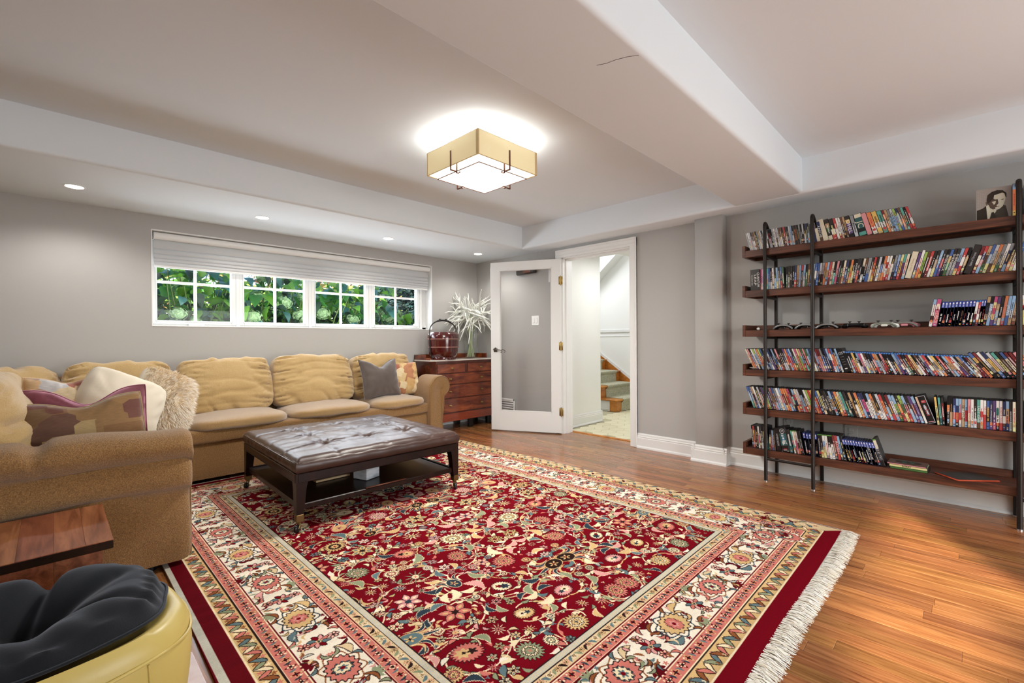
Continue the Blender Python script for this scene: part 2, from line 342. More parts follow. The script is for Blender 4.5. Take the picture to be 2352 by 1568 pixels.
ck = MB(); ck.tube([(1.478, 1.0, ZS-.0002), (1.494, .967, ZS-.0002), (1.500, .93, ZS-.0002), (1.517, .885, ZS-.0002), (1.538, .856, ZS-.0002)], .0007, 5); obj('paint_crack', ck, M['black'], ceiling)

# baseboards
PROF = [(0, 0), (.030, 0), (.028, .014), (.019, .024), (.018, .098), (.015, .103), (.017, .113), (.011, .120), (.011, .134), (.006, .145), (0, .145)]
def base_run(mb, a, b, nrm):
    a, b, nrm = Vector(a), Vector(b), Vector(nrm); k = len(PROF); v = [p+nrm*d+Vector((0, 0, z)) for p in (a, b) for d, z in PROF]
    F = [(i, (i+1) % k, k+(i+1) % k, k+i) for i in range(k)]+[tuple(range(k))[::-1], tuple(range(k, 2*k))]
    if (b-a).cross(nrm).z > 0: F = [q[::-1] for q in F]
    mb.add(v, F)
mb = MB(); base_run(mb, (XR, 2.314, 0), (XR, 1.70, 0), (-1, 0, 0)); base_run(mb, (XR, 1.457, 0), (XR, YR, 0), (-1, 0, 0)); base_run(mb, (XR, 3.343, 0), (XR, YB, 0), (-1, 0, 0))
base_run(mb, (4.004, 1.73, 0), (4.004, 1.427, 0), (-1, 0, 0)); base_run(mb, (4.004-.02, 1.457, 0), (XR, 1.457, 0), (0, -1, 0)); base_run(mb, (XR, 1.70, 0), (4.004-.02, 1.70, 0), (0, 1, 0))
struct('baseboard_right', mb, M['trim'], None, 20)
mb = MB(); base_run(mb, (XL, YB, 0), (XR, YB, 0), (0, -1, 0)); struct('baseboard_back', mb, M['trim'], None, 20)

# door casing, jamb and threshold
mb = MB()
for y0, y1 in ((2.314, OY0), (OY1, 3.343)):
    mb.box(XR-.019, XR+.001, y0, y1, 0, 2.085, .003); yy = (y0, y0+.018) if y0 < 3 else (y1-.018, y1); mb.box(XR-.026, XR, *yy, 0, 2.085, .004)
mb.box(XR-.0195, XR+.001, 2.314, 3.343, OZ, 2.088, .003); mb.box(XR-.027, XR, 2.314, 3.343, 2.07, 2.093, .004); mb.box(XR-.023, XR, 2.33, 3.33, 2.03, 2.038, .002)
struct('trim_1', mb, M['trim'], None, 30)
mb = MB()
mb.box(XR, XR+.17, OY1-.012, OY1, 0, OZ); mb.box(XR, XR+.17, OY0, OY0+.012, 0, OZ); mb.box(XR, XR+.17, OY0, OY1, OZ-.012, OZ)
mb.box(XR+.05, XR+.10, OY1-.024, OY1-.011, 0, OZ-.01); mb.box(XR+.05, XR+.10, OY0+.011, OY0+.024, 0, OZ-.01); mb.box(XR+.05, XR+.10, OY0, OY1, OZ-.024, OZ-.011)
jm = struct('trim_2', mb, M['trim'], None, 30)
mb = MB(); mb.box(XR+.012, XR+.04, OY0+.0105, OY0+.0135, .93, 1.0); obj('strike_plate', mb, M['antbrass'], jm)
mb = MB(); mb.box(4.272, 4.315, OY0+.012, 3.42, -.02, .008, .004); struct('trim_3', mb, M['stairwood'], None, 30)

# hall and stairwell behind the door
mb = MB(); mb.box(4.315, 7.0, 2.1, 5.3, -.06, -.006); hf = struct('floor_hall', mb, M['grout'])
hexm = {}
def hexmesh():
    r = .098; mb = MB(); P = [(r*math.cos(PI/6+i*PI/3)*1.0, r*math.sin(PI/6+i*PI/3)) for i in range(6)]; mb.prism(P, -.012, 0); return mb.mesh('hex_tile')
hm_ = hexmesh(); hm_.materials.append(M['tile'])
ax, ay = .1735, .1502
for i in range(0, 12):
    for j in range(0, 12):
        px_, py_ = 4.40+i*ax+(j % 2)*ax/2, 2.36+j*ay
        if px_ > 6.6 or py_ > 3.36 and px_ < 5.2 or py_ > 3.62: continue
        if py_ < 2.36+.53*(px_-4.3)-.15: continue
        o = bpy.data.objects.new('tile', hm_); C.objects.link(o); o.parent = hf; o.location = (px_, py_, rr.uniform(-.0008, 0))
mb = MB()
mb.box(4.27, 5.10, 3.42, 3.52, -.05, 2.3); mb.box(5.02, 5.10, 3.52, 5.2, -.05, 3.3); struct('wall_hall_left', mb, M['hallwall'])
for nm, bb in (('wall_hall_far', (6.85, 7.0, 2.1, 5.2, -.05, 3.4)), ('wall_hall_end', (5.0, 7.0, 5.2, 5.4, -.05, 3.4)), ('wall_hall_near', (4.27, 7.0, 2.0, 2.1, -.05, 3.4))): mb = MB(); mb.box(*bb); struct(nm, mb, M['hallwall'])
mb = MB(); mb.box(4.27, 7.0, 2.0, 3.14, 2.16, 2.3); mb.box(4.27, 5.1, 3.1, 3.5, 2.1605, 2.3); mb.box(4.9, 7.0, 3.0, 5.4, 3.3, 3.45); mb.box(4.95, 5.1, 2.0, 3.52, 2.3, 3.45); mb.box(5.1, 7.0, 3.0, 3.14, 2.3, 3.3); struct('ceiling_hall', mb, M['hallwall'])
mb = MB(); mb.prism([(5.2, 1.602), (4.123, 2.486), (4.123, 3.3), (5.2, 3.3)], 6.62, 6.851, 0); struct('ceiling_stair', mb, M['hallwall'])
mb = MB(); base_run(mb, (4.275, 3.42, 0), (5.10, 3.42, 0), (0, -1, 0)); base_run(mb, (5.10, 3.42-.02, 0), (5.10, 3.9, 0), (1, 0, 0)); struct('baseboard_hall', mb, M['trim'], None, 20)
mb = MB(); mb.box(6.825, 6.85, 3.0, 5.2, 1.19, 1.25, .01); mb.box(6.84, 6.85, 3.0, 5.2, 1.12, 1.14, .004); struct('trim_4', mb, M['trim'], None, 30)
def stairs():
    t = thing('staircase', 'oak staircase with green grey carpet runner beyond the open doorway', 'stairs', (5.87, 3.66, 0))
    R, G = .182, .27
    mb = MB()
    mb.prism([(3.78, 0), (3.78, .155), (4.9, .155), (4.9, 0)], 5.872, 5.888, 0)
    mb.box(5.866, 5.874, 3.80, 4.6, .02, .035, .003); mb.box(5.866, 5.874, 3.80, 4.6, .125, .14, .003); mb.box(5.866, 5.874, 3.795, 3.81, .02, .14, .003)
    wpart('side_panel', mb, M['trim'], t)
    for i in range(5):
        y = 3.66+G*i; z = R*i
        mb = MB(); mb.box(5.875, 6.83, y, y+.02, z, z+R-.028); mb.box(5.868, 5.882, y, y+.115, z, z+R-.028, .002); wpart('riser', mb, M['stairwood'], t)
        mb = MB(); mb.box(5.85, 6.83, y-.03, y+G+.02, z+R-.028, z+R, .01); wpart('tread', mb, M['stairwood'], t)
    pts = [(3.652, 0)]
    for i in range(5):
        y = 3.66+G*i; z = R*(i+1); pts += [(y-.008, z-.05), (y-.042, z-.02), (y-.042, z), (y-.03, z+.01), (y+G-.012, z+.01)]
    mb = MB(); v = []; n = len(pts)
    for xx in (6.0, 6.70): v += [(xx, p[0], p[1]) for p in pts]
    low = [(p[0]+.008, p[1]-.009) for p in pts]
    for xx in (6.0, 6.70): v += [(xx, p[0], p[1]) for p in low]
    F = [(i, i+1, n+i+1, n+i) for i in range(n-1)]+[(i, 2*n+i, 2*n+i+1, i+1) for i in range(n-1)]+[(n+i, n+i+1, 3*n+i+1, 3*n+i) for i in range(n-1)]
    mb.add(v, F); wpart('carpet_runner', mb, M['runner'], t, 50)
    mb = MB(); mb.prism([(3.55, 0), (3.55, .10), (5.1, 1.15), (5.1, .75), (4.1, 0)], 6.832, 6.8495, 0); wpart('skirt_board', mb, M['stairwood'], t)
    mb = MB(); mb.prism([(3.55, .10), (3.55, .15), (5.1, 1.20), (5.1, 1.15)], 6.826, 6.8495, 0); wpart('skirt_cap', mb, M['trim'], t)
stairs()
light('hall_lamp', 'AREA', (5.8, 4.95, 2.5), 26, (.90, .93, 1), (5.8, 3.2, 1.1), shape='SQUARE', size=.9)
light('hall_lamp', 'AREA', (4.9, 2.75, 2.14), 10, (.97, .98, 1), (4.9, 2.7, 0), shape='SQUARE', size=.3)

# the four basement windows
WX = [(.633, 1.185), (1.292, 1.852), (1.964, 2.531), (2.645, 3.214)]
YW = 4.866
fr = MB(); fr.box(wx0, wx1, YW+.01, YW+.1, wz0-.001, wz0+.03); fr.box(wx0, wx1, YW+.01, YW+.1, wz1-.03, wz1)
edges_ = [.588]+[(WX[i][1]+WX[i+1][0])/2 for i in range(3)]+[3.268]
for e in edges_[1:4]: fr.box(e-.016, e+.016, YW-.004, YW+.1, wz0, wz1, .004)
fr.box(wx0, .6, YW-.002, YW+.1, wz0, wz1); fr.box(3.262, 3.30, YW-.002, YW+.1, wz0, wz1, .004); fr.box(3.30, wx1, YW+.01, YW+.1, wz0, wz1)
fr.box(wx0, wx1, YB-.004, YW+.02, wz0-.002, wz0+.008, .003)
wf = struct('trim_5', fr, M['trim'], None, 30)
mb = MB(); mb.box(wx0-.004, wx0+.004, YB-.003, YW+.02, wz0, wz1); mb.box(wx1-.004, wx1+.004, YB-.003, YW+.02, wz0, wz1); mb.box(wx0, wx1, YB-.003, YW+.02, wz1-.004, wz1+.004); struct('trim_6', mb, M['trim'], None, 30)
for i, (a, b) in enumerate(WX):
    e = bpy.data.objects.new('window_%d' % (i+1), None); C.objects.link(e); e.location = ((a+b)/2, YW, wz0); e['kind'] = 'structure'
    z0, z1, s = 1.262, 1.97, .042
    mb = MB(); mb.box(a-s, a, YW, YW+.05, z0-.035, z1+s, .006); mb.box(b, b+s, YW, YW+.05, z0-.035, z1+s, .006); mb.box(a-.002, b+.002, YW+.001, YW+.05, z0-.035, z0, .006); mb.box(a-.002, b+.002, YW+.001, YW+.05, z1, z1+s, .006)
    mb.box(a-.012, a+.0, YW-.006, YW+.01, z0-.01, z1, .003); mb.box(b, b+.012, YW-.006, YW+.01, z0-.01, z1, .003); mb.box(a-.012, b+.012, YW-.006, YW+.01, z0-.012, z0, .003)
    obj('frame', mb, M['trim'], e, 30, True)
    c = (a+b)/2; mb = MB(); mb.box(c-.011, c+.011, YW+.012, YW+.034, z0, z1, .004); obj('muntin', mb, M['trim'], e, 30, True)
    mb = MB(); mb.box(a, b, YW+.0125, YW+.0335, 1.582, 1.604, .004); obj('muntin', mb, M['trim'], e, 30, True)
    for (p, q) in ((a, c), (c, b)):
        for (z2, z3) in ((z0, 1.593), (1.593, z1)):
            mb = MB(); mb.add([(p, YW+.024, z2), (q, YW+.024, z2), (q, YW+.024, z3), (p, YW+.024, z3)], [(0, 1, 2, 3)]); obj('pane', mb, M['glass'], e, None, True)
    if i in (0, 3):
        mb = MB(); mb.box(c-.045, c+.06, YW-.022, YW-.002, wz0+.010, wz0+.026, .005); mb.box(c-.06, c-.02, YW-.026, YW, wz0+.008, wz0+.034, .006); obj('crank_handle', mb, M['white'], e, 30, True)
mb = MB(); mb.box(3.165, 3.215, YW-.02, YW, 1.252, 1.282, .006); obj('sash_lock', mb, M['white'], e, 30, True)

def blind():
    t = thing('window_shade', 'white layered window shade half lowered over the four basement windows', 'blind', (1.98, 4.82, 1.70))
    x0, x1 = .602, 3.352
    mb = MB(); P = [(4.79+.028*math.cos(a), 1.965+.03*math.sin(a)) for a in np.linspace(PI/2, 3*PI/2, 9)]+[(4.85, 1.935), (4.85, 1.998)]
    mb.prism([(p[0], p[1]) for p in P], x0, x1, 0); wpart('headrail', mb, M['white'], t, 50)
    zs = [1.94, 1.862, 1.818, 1.783, 1.752]
    for i, z in enumerate(zs):
        h = .083 if i == 0 else (zs[i-1]-z)+.012; mb = MB(); zz = np.linspace(0, 1, 8); yy = 4.808-.014*np.sin(zz*PI*.8+.2)-.0008*i
        top = z if i == 0 else zs[i-1]-.0
        zc = [1.94, 1.866, 1.822, 1.787, 1.757, 1.728]; a, b = zc[i]+.004, zc[i+1]-.006
        Z = a+(b-a)*zz; Y = 4.818-.030*np.sin(np.clip(zz, 0, 1)*PI*.70)**.8
        pts = [(y, z_) for y, z_ in zip(Y, Z)]+[(y+.003, z_) for y, z_ in zip(Y[::-1], Z[::-1])]
        mb.prism(pts, x0+.004, x1-.012, 0); wpart('slat', mb, M['blind'], t, 60)
    mb = MB(); mb.box(x0+.004, x1-.012, 4.795, 4.82, 1.704, 1.730, .008); wpart('bottom_rail', mb, M['white'], t, 40)
    mb = MB(); mb.tube([(3.345, 4.80, 1.95), (3.345, 4.80, 1.6), (3.345, 4.80, 1.28)], .0016, 5); mb.box(3.340, 3.352, 4.795, 4.803, 1.25, 1.29, .002); wpart('pull_cord', mb, M['white'], t)
blind()

# ------------------------------------------------------------------ lamps
for i, (x, y) in enumerate(((.116, 4.247), (1.265, 4.222), (2.443, 4.202), (3.661, 4.205))):
    t = thing('recessed_light', ['round recessed ceiling light above the left end of the sofa, away from the window', 'round recessed ceiling light above the first window from the left', 'round recessed ceiling light above the third window from the left', 'round recessed ceiling light above the dresser corner beside the door'][i], 'ceiling light', (x, y, ZS), 0, 'recessed lights in the soffit')
    mb = MB(); mb.lathe([(.046, -.001), (.052, -.004), (.058, -.003), (.059, .0)], n=36); obj('trim_ring', mb, M['white'], t, 60)
    mb = MB(); mb.lathe([(.0461, -.0025), (.0461, .0)], n=32); obj('lens', mb, M['pot'], t)
    light('recessed_lamp', 'SPOT', (x, y, ZS-.02), 22, (1, .96, .90), (x, y, 0), spot_size=math.radians(150), spot_blend=.6, shadow_soft_size=.05)
def ceiling_lamp():
    c = (2.0, 2.252); t = thing('ceiling_lamp', 'square flush ceiling lamp with cream fabric shade and bronze straps', 'ceiling light', (c[0], c[1], 2.13))
    def ring(mb, h, th, z0, z1):
        for a in range(4):
            R = Matrix.Rotation(a*PI/2, 4, 'Z'); mb.box(-h, h-th, h-th, h, z0-2.13, z1-2.13, 0, None, R)
    mb = MB(); ring(mb, .255, .004, 2.155, 2.300); obj('shade', mb, M['shade'], t, None)
    mb = MB(); ring(mb, .2502, .0015, 2.157, 2.298); obj('shade_lining', mb, M['innershade'], t, None)
    mb = MB(); ring(mb, .2555, .0052, 2.1535, 2.1565); ring(mb, .2555, .0052, 2.299, 2.3015)
    for a in range(4): mb.box(.247, .2556, .236, .2558, .024, .171, 0, None, Matrix.Rotation(a*PI/2, 4, 'Z'))
    obj('shade_edging', mb, mat('shade_edging', 'B79A6A', .7, emit=('C9AC78', .18)), t, None)
    mb = MB(); ring(mb, .207, .003, 2.134, 2.27); obj('inner_shade', mb, M['innershade'], t, None)
    mb = MB(); mb.box(-.205, .205, -.205, .205, .004, .008); obj('diffuser', mb, M['diffuser'], t, None)
    mb = MB(); ring(mb, .208, .003, 2.130, 2.134); obj('diffuser_rim', mb, M['bronze'], t, None)
    for a in range(4):
        R = Matrix.Rotation(a*PI/2, 4, 'Z'); mb = MB()
        mb.box(-.005, .005, .2556, .2605, -.004, .115, .001, None, R); mb.box(-.005, .005, .212, .2605, -.006, .0, .001, None, R); mb.box(-.005, .005, .2085, .213, -.012, .13, .001, None, R)
        mb.box(-.005, .005, .192, .213, -.012, -.007, .001, None, R); mb.box(-.012, .012, .190, .196, -.007, .0, .001, None, R)
        obj('strap', mb, M['bronze'], t)
    mb = MB(); mb.box(-.16, .16, -.16, .16, .225, .2435, .004); obj('ceiling_plate', mb, M['white'], t)
    mb = MB(); mb.cyl((0, 0, .14), (0, 0, .226), .012); obj('stem', mb, M['bronze'], t)
    light('lamp_up', 'AREA', (c[0], c[1], 2.285), 11, (1, .98, .95), (c[0], c[1], 3), shape='SQUARE', size=.40)
    light('lamp_down', 'AREA', (c[0], c[1], 2.122), 44, (1, .97, .90), (c[0], c[1], 0), shape='SQUARE', size=.40)
ceiling_lamp()

# ------------------------------------------------------------------ soft shapes
def superbox(dim, n=5.0, N=(16, 16, 12), disp=None, seed=0):
    """rounded box centred at the origin; disp(q, nrm) -> offset along the outward direction, q in [-1,1]^3"""
    nx, ny, nz = N; idx = {}; P = []; F = []
    def vid(i, j, k):
        key = (i, j, k)
        if key not in idx: idx[key] = len(P); P.append((2*i/nx-1, 2*j/ny-1, 2*k/nz-1))
        return idx[key]
    for k in (0, nz):
        for i in range(nx):
            for j in range(ny):
                q = (vid(i, j, k), vid(i+1, j, k), vid(i+1, j+1, k), vid(i, j+1, k)); F.append(q if k else q[::-1])
    for j in (0, ny):
        for i in range(nx):
            for k in range(nz):
                q = (vid(i, j, k), vid(i+1, j, k), vid(i+1, j, k+1), vid(i, j, k+1)); F.append(q[::-1] if j else q)
    for i in (0, nx):
        for j in range(ny):
            for k in range(nz):
                q = (vid(i, j, k), vid(i, j+1, k), vid(i, j+1, k+1), vid(i, j, k+1)); F.append(q if i else q[::-1])
    p = np.array(P); r = (np.abs(p)**n).sum(1)**(1/n); q = p/r[:, None]
    hd = np.array(dim)/2; X = q*hd
    nr = np.sign(q)*np.abs(q)**(n-1)/hd; nr /= np.linalg.norm(nr, axis=1)[:, None]
    if disp is not None: X = X+nr*disp(q, nr, X)[:, None]
    return X, F
def place(X, c, right, up):
    r = np.array(right, float); r /= np.linalg.norm(r); u = np.array(up, float); u -= r*u.dot(r); u /= np.linalg.norm(u); n = np.cross(r, u)
    return X[:, :1]*r+X[:, 1:2]*u+X[:, 2:3]*n+np.array(c, float)
def pillow(w, h, t, res=30, bow=.07, seed=0, wr=.006, pw=.42, sag=0, fold=0, rd=.05):
    g = np.linspace(-1, 1, res+1); U, V = np.meshgrid(g, g, indexing='ij')
    th = np.clip((1-U**2)*(1-V**2), 0, 1)**pw*t/2
    X = w/2*U*(1-bow*(1-V**2)*np.abs(U)); Y = h/2*V*(1-bow*(1-U**2)*np.abs(V))
    k_ = 1-rd*U**2*V**2*(np.abs(U*V)); X, Y = X*k_, Y*k_
    Y = Y-sag*np.clip(V, 0, 1)**1.5*np.exp(-(U/.42)**2)
    e = np.maximum(np.abs(U), np.abs(V)); P3 = np.stack([U*2.2, V*2.2, U*0+seed*3.1], -1)
    w1 = fbm(P3, seed, 3)*wr*(.3+1.5*e**3)
    ang = np.arctan2(V, U); cr = np.sin(ang*14+vnoise(P3, seed)*4)*wr*.9*np.clip((e-.45)/.5, 0, 1)*(1-e**8)
    zf = th+(w1+cr)*(th > 1e-6); zb = -th+(w1-cr)*.6*(th > 1e-6)
    if fold: zf = zf-fold*np.exp(-((U*.8-V*.55+.05)/.10)**2)*np.clip(th/(t/2), 0, 1)
    return np.stack([X, Y, zf], -1), np.stack([X, Y, zb], -1)
def pillow_mesh(mb, c, right, up, *a, **k):
    A, B = pillow(*a, **k); sh = A.shape
    Aw = place(A.reshape(-1, 3), c, right, up); Bw = place(B.reshape(-1, 3), c, right, up); n = sh[0]; m = {}; V = list(map(tuple, Aw)); bi = np.zeros(sh[:2], int)
    for i in range(n):
        for j in range(n):
            if i in (0, n-1) or j in (0, n-1): bi[i, j] = i*n+j
            else: bi[i, j] = len(V); V.append(tuple(Bw[i*n+j]))
    F = [(i*n+j, (i+1)*n+j, (i+1)*n+j+1, i*n+j+1) for i in range(n-1) for j in range(n-1)]
    F += [(int(bi[i, j]), int(bi[i, j+1]), int(bi[i+1, j+1]), int(bi[i+1, j])) for i in range(n-1) for j in range(n-1)]
    mb.add(V, F); return Aw.reshape(sh), Bw.reshape(sh)
def rim_piping(mb, A, r=.004):
    n = A.shape[0]; pts = [A[i, 0] for i in range(n)]+[A[n-1, j] for j in range(1, n)]+[A[i, n-1] for i in range(n-2, -1, -1)]+[A[0, j] for j in range(n-2, -1, -1)]
    mb.tube(pts, r, 6)

# ------------------------------------------------------------------ sectional sofa
def sofa():
    t = thing('sectional_sofa', 'large tan chenille L-shaped sectional sofa with loose back cushions under the windows', 'sofa', (1.2, 3.9, 0))
    V = M['velvet']
    def soft(name, c, dim, n=6, N=(20, 14, 10), amp=.004, fr=5, seed=0, fn=None, right=(1, 0, 0), up=(0, 1, 0)):
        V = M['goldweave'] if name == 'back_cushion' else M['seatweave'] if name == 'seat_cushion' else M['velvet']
        def d(q, nr, X):
            o = amp*fbm(X*fr+seed*7.3, seed, 3)
            return o+(fn(q, nr, X) if fn else 0)
        X, F = superbox(dim, n, N, d); mb = MB(); mb.add(place(X, c, right, up), F); return wpart(name, mb, V, t, 70)
    # bases
    soft('base_panel', (1.735, 4.40, .17), (2.50, .64, .275), 24, (30, 10, 6), .002, 3, 1)
    soft('base_panel', (.035, 3.45, .17), (.86, 1.56, .275), 24, (10, 20, 6), .002, 3, 2)
    soft('seat_rail', (1.735, 4.375, .36), (2.52, .66, .115), 9, (34, 10, 8), .004, 4, 3)
    soft('seat_rail', (.045, 3.45, .36), (.88, 1.56, .115), 9, (12, 20, 8), .004, 4, 4)
    # seat cushions: crowned, with a rolled lip in front
    def crown(q, nr, X): return .022*np.clip(1-q[:, 0]**2, 0, 1)*np.clip(1-q[:, 1]**2, 0, 1)*(nr[:, 2] > .3)-.012*(np.abs(q[:, 0])**10)*(nr[:, 2] > .2)
    for i, (a, b) in enumerate(((.70, 1.428), (1.432, 2.188), (2.192, 2.805))):
        soft('seat_cushion', ((a+b)/2, 4.315, .442), (b-a-.004, .62, .096), 4.2, (26, 22, 10), .006, 6, 10+i, crown)
    soft('seat_cushion', (.32, 4.33, .440), (.755, .60, .094), 4.2, (24, 20, 10), .006, 6, 14, crown)
    for i, (a, b) in enumerate(((2.86, 3.50), (3.51, 4.03))):
        soft('seat_cushion', (.105, (a+b)/2, .440), (.80, b-a, .096), 4.2, (24, 20, 10), .006, 6, 16+i, crown)
    # back frames
    soft('back_frame', (1.28, 4.665, .46), (3.40, .13, .74), 14, (30, 6, 12), .003, 4, 20)
    soft('back_frame', (-.46, 3.7, .46), (.16, 2.0, .74), 14, (6, 24, 12), .003, 4, 21)
    # loose back cushions
    def bagged(seed, lr=1):
        def f(q, nr, X):
            x, z = q[:, 0], q[:, 1]; face = np.clip(nr[:, 2], 0, 1); e = np.clip((np.abs(x)-.30)/.70, 0, 1)
            P = np.stack([x*1.1, z*5.5+.9*x*np.sign(x), x*0+seed], -1)
            rid = 1-np.abs(vnoise(P, seed)); rid2 = 1-np.abs(vnoise(P*np.array([1.3, 2.1, 1]), seed+3))
            fold = -(.048*rid**6+.026*rid2**7)*e**1.2*face
            low = np.clip((-z-.45)/.55, 0, 1); P2 = np.stack([x*3.2+z*1.5, z*1.2, x*0+seed*2], -1)
            fold = fold-.036*(1-np.abs(vnoise(P2, seed+9)))**5*low*face-.010*(1-np.abs(vnoise(P*np.array([.8, .7, 1])+5, seed+12)))**6*face
            belly = .035*(1-x**2)*np.exp(-((z+.2)/.65)**2)*face
            top = np.clip(nr[:, 1], 0, 1); P3 = np.stack([x*7, z*0, x*0+seed], -1)
            return belly+fold+top*.012*vnoise(P3, seed+5)-.03*np.abs(x)**8*np.clip(z, 0, 1)
        return f
    up = (0, .20, .98)
    for i, (a, b, top) in enumerate(((.695, 1.405, .925), (1.408, 2.165, .935), (2.168, 2.86, .925))):
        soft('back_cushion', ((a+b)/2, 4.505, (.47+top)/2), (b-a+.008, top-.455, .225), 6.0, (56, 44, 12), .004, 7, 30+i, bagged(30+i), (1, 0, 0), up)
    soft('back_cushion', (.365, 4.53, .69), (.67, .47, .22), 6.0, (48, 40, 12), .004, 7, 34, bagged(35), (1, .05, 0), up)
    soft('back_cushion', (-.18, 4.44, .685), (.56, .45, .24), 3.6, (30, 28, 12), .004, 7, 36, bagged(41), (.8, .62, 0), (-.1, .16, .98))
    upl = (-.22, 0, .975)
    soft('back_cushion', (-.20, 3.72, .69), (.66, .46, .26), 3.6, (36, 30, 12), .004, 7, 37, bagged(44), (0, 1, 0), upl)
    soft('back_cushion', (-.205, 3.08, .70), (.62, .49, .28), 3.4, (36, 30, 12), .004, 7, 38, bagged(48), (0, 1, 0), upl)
    # rolled arm at the dresser end: front silhouette swept along Y
    def arm_profile():
        roll = [(2.955+.125*math.cos(a), .585+.115*math.sin(a)) for a in np.linspace(math.radians(-38), math.radians(150), 17)]
        return [(2.985, .04), (2.975, .20), (3.0, .38), (3.0, .47)]+roll+[(2.815, .60), (2.81, .5), (2.81, .04)]
    pr = arm_profile(); n = len(pr); cx = sum(p[0] for p in pr)/n; cz = sum(p[1] for p in pr)/n
    mb = MB(); rows = []
    for y, s in ((4.052, .0), (4.03, .55), (4.022, .86), (4.026, .955), (4.045, 1.0), (4.12, 1.0), (4.22, 1.0), (4.30, .995), (4.315, .97), (4.32, .0)):
        row = []
        for j, p in enumerate(pr):
            k = s
            wv = .004*math.sin(j*2.7)*(1 if 4.03 < y < 4.2 and 4 < j < 20 else 0)
            row.append((cx+(p[0]-cx)*k+wv, y, cz+(p[1]-cz)*k+wv))
        rows.append(row)
    P = np.array(rows); P = np.concatenate([P, P[:, :1]], 1); mb.grid(P, flip=True); wpart('arm', mb, V, t, 55)
    soft('arm', (2.90, 4.45, .30), (.19, .50, .52), 8, (10, 14, 16), .003, 5, 50)
    mb = MB(); mb.tube([(p[0]*.94+cx*.06, 4.022, p[1]*.94+cz*.06) for p in pr], .0045, 6); wpart('piping', mb, V, t, 60)
    # near arm: rolled over towards the camera, two drooping tiers and a plain flank below
    prof = [(2.665, .035), (2.655, .10), (2.650, .25), (2.648, .375), (2.628, .383), (2.600, .40), (2.592, .45), (2.602, .505), (2.612, .528), (2.590, .542), (2.566, .575), (2.562, .612), (2.585, .652), (2.635, .672), (2.70, .672), (2.77, .655), (2.815, .60), (2.82, .50), (2.82, .30), (2.82, .035)]
    dens = []
    for (a, b) in zip(prof, prof[1:]):
        for k in range(3): dens.append((a[0]+(b[0]-a[0])*k/3, a[1]+(b[1]-a[1])*k/3))
    dens.append(prof[-1]); prof = dens
    for _ in range(1): prof = [prof[0]]+[((a[0]+2*b[0]+c[0])/4, (a[1]+2*b[1]+c[1])/4) for a, b, c in zip(prof, prof[1:], prof[2:])]+[prof[-1]]
    xs = np.concatenate([np.linspace(-.52, .40, 70), [.425, .445, .458, .466, .470, .470, .466]])
    ins = np.concatenate([np.zeros(70), [.0, .004, .010, .020, .045, .10, .6]]); P = np.zeros((len(xs), len(prof), 3)); cy, cz = 2.74, .36
    for i, (x, s) in enumerate(zip(xs, ins)):
        for j, (y, z) in enumerate(prof):
            zz = z; yy = y
            if z > .53:
                zz += .022*math.exp(-((x+.35)/.25)**2)-.030*math.exp(-((x+.045)/.035)**2)*max(0, min(1, (z-.58)/.06))+.010*math.sin(x*9+1)*(z > .6)
                yy += .010*math.sin(x*6)+.012*math.exp(-((x+.05+.35*(z-.6))/.012)**2)*(y < 2.66)
            elif z > .37: zz += .012*math.sin(x*5+.4); yy += .008*math.sin(x*7+1)
            k = min(1, s*9) if s < .11 else 1
            dy, dz = (yy-cy), (zz-cz); l = math.hypot(dy, dz); m = max(0, l-s) if s < .5 else 0
            P[i, j] = (x, cy+dy/l*m, cz+dz/l*m)
    nz = fbm(P*6, 3, 3)*.003; P[:, :, 2] += nz; P[:, :, 1] += nz
    P = np.concatenate([P, P[:, :1]], 1); mb = MB(); mb.grid(P, flip=False); wpart('arm', mb, V, t, 65)
    soft('seat_lip', (.455, 3.35, .43), (.075, 1.1, .12), 4, (8, 24, 10), .004, 6, 60)
    soft('base_lip', (.455, 3.35, .20), (.05, 1.1, .20), 5, (8, 24, 10), .004, 6, 61)
    mb = MB(); mb.tube([(.470, 2.672, z) for z in np.linspace(.05, .50, 10)], .004, 6); wpart('piping', mb, V, t, 60)
    mb = MB()
    for x, y in ((.32, 2.74), (-.40, 2.74), (.55, 4.16), (2.85, 4.12), (2.85, 4.64), (1.7, 4.16), (-.4, 4.6)): mb.cyl((x, y, 0), (x, y, .06), .028, .032)
    wpart('feet', mb, M['black'], t)
sofa()

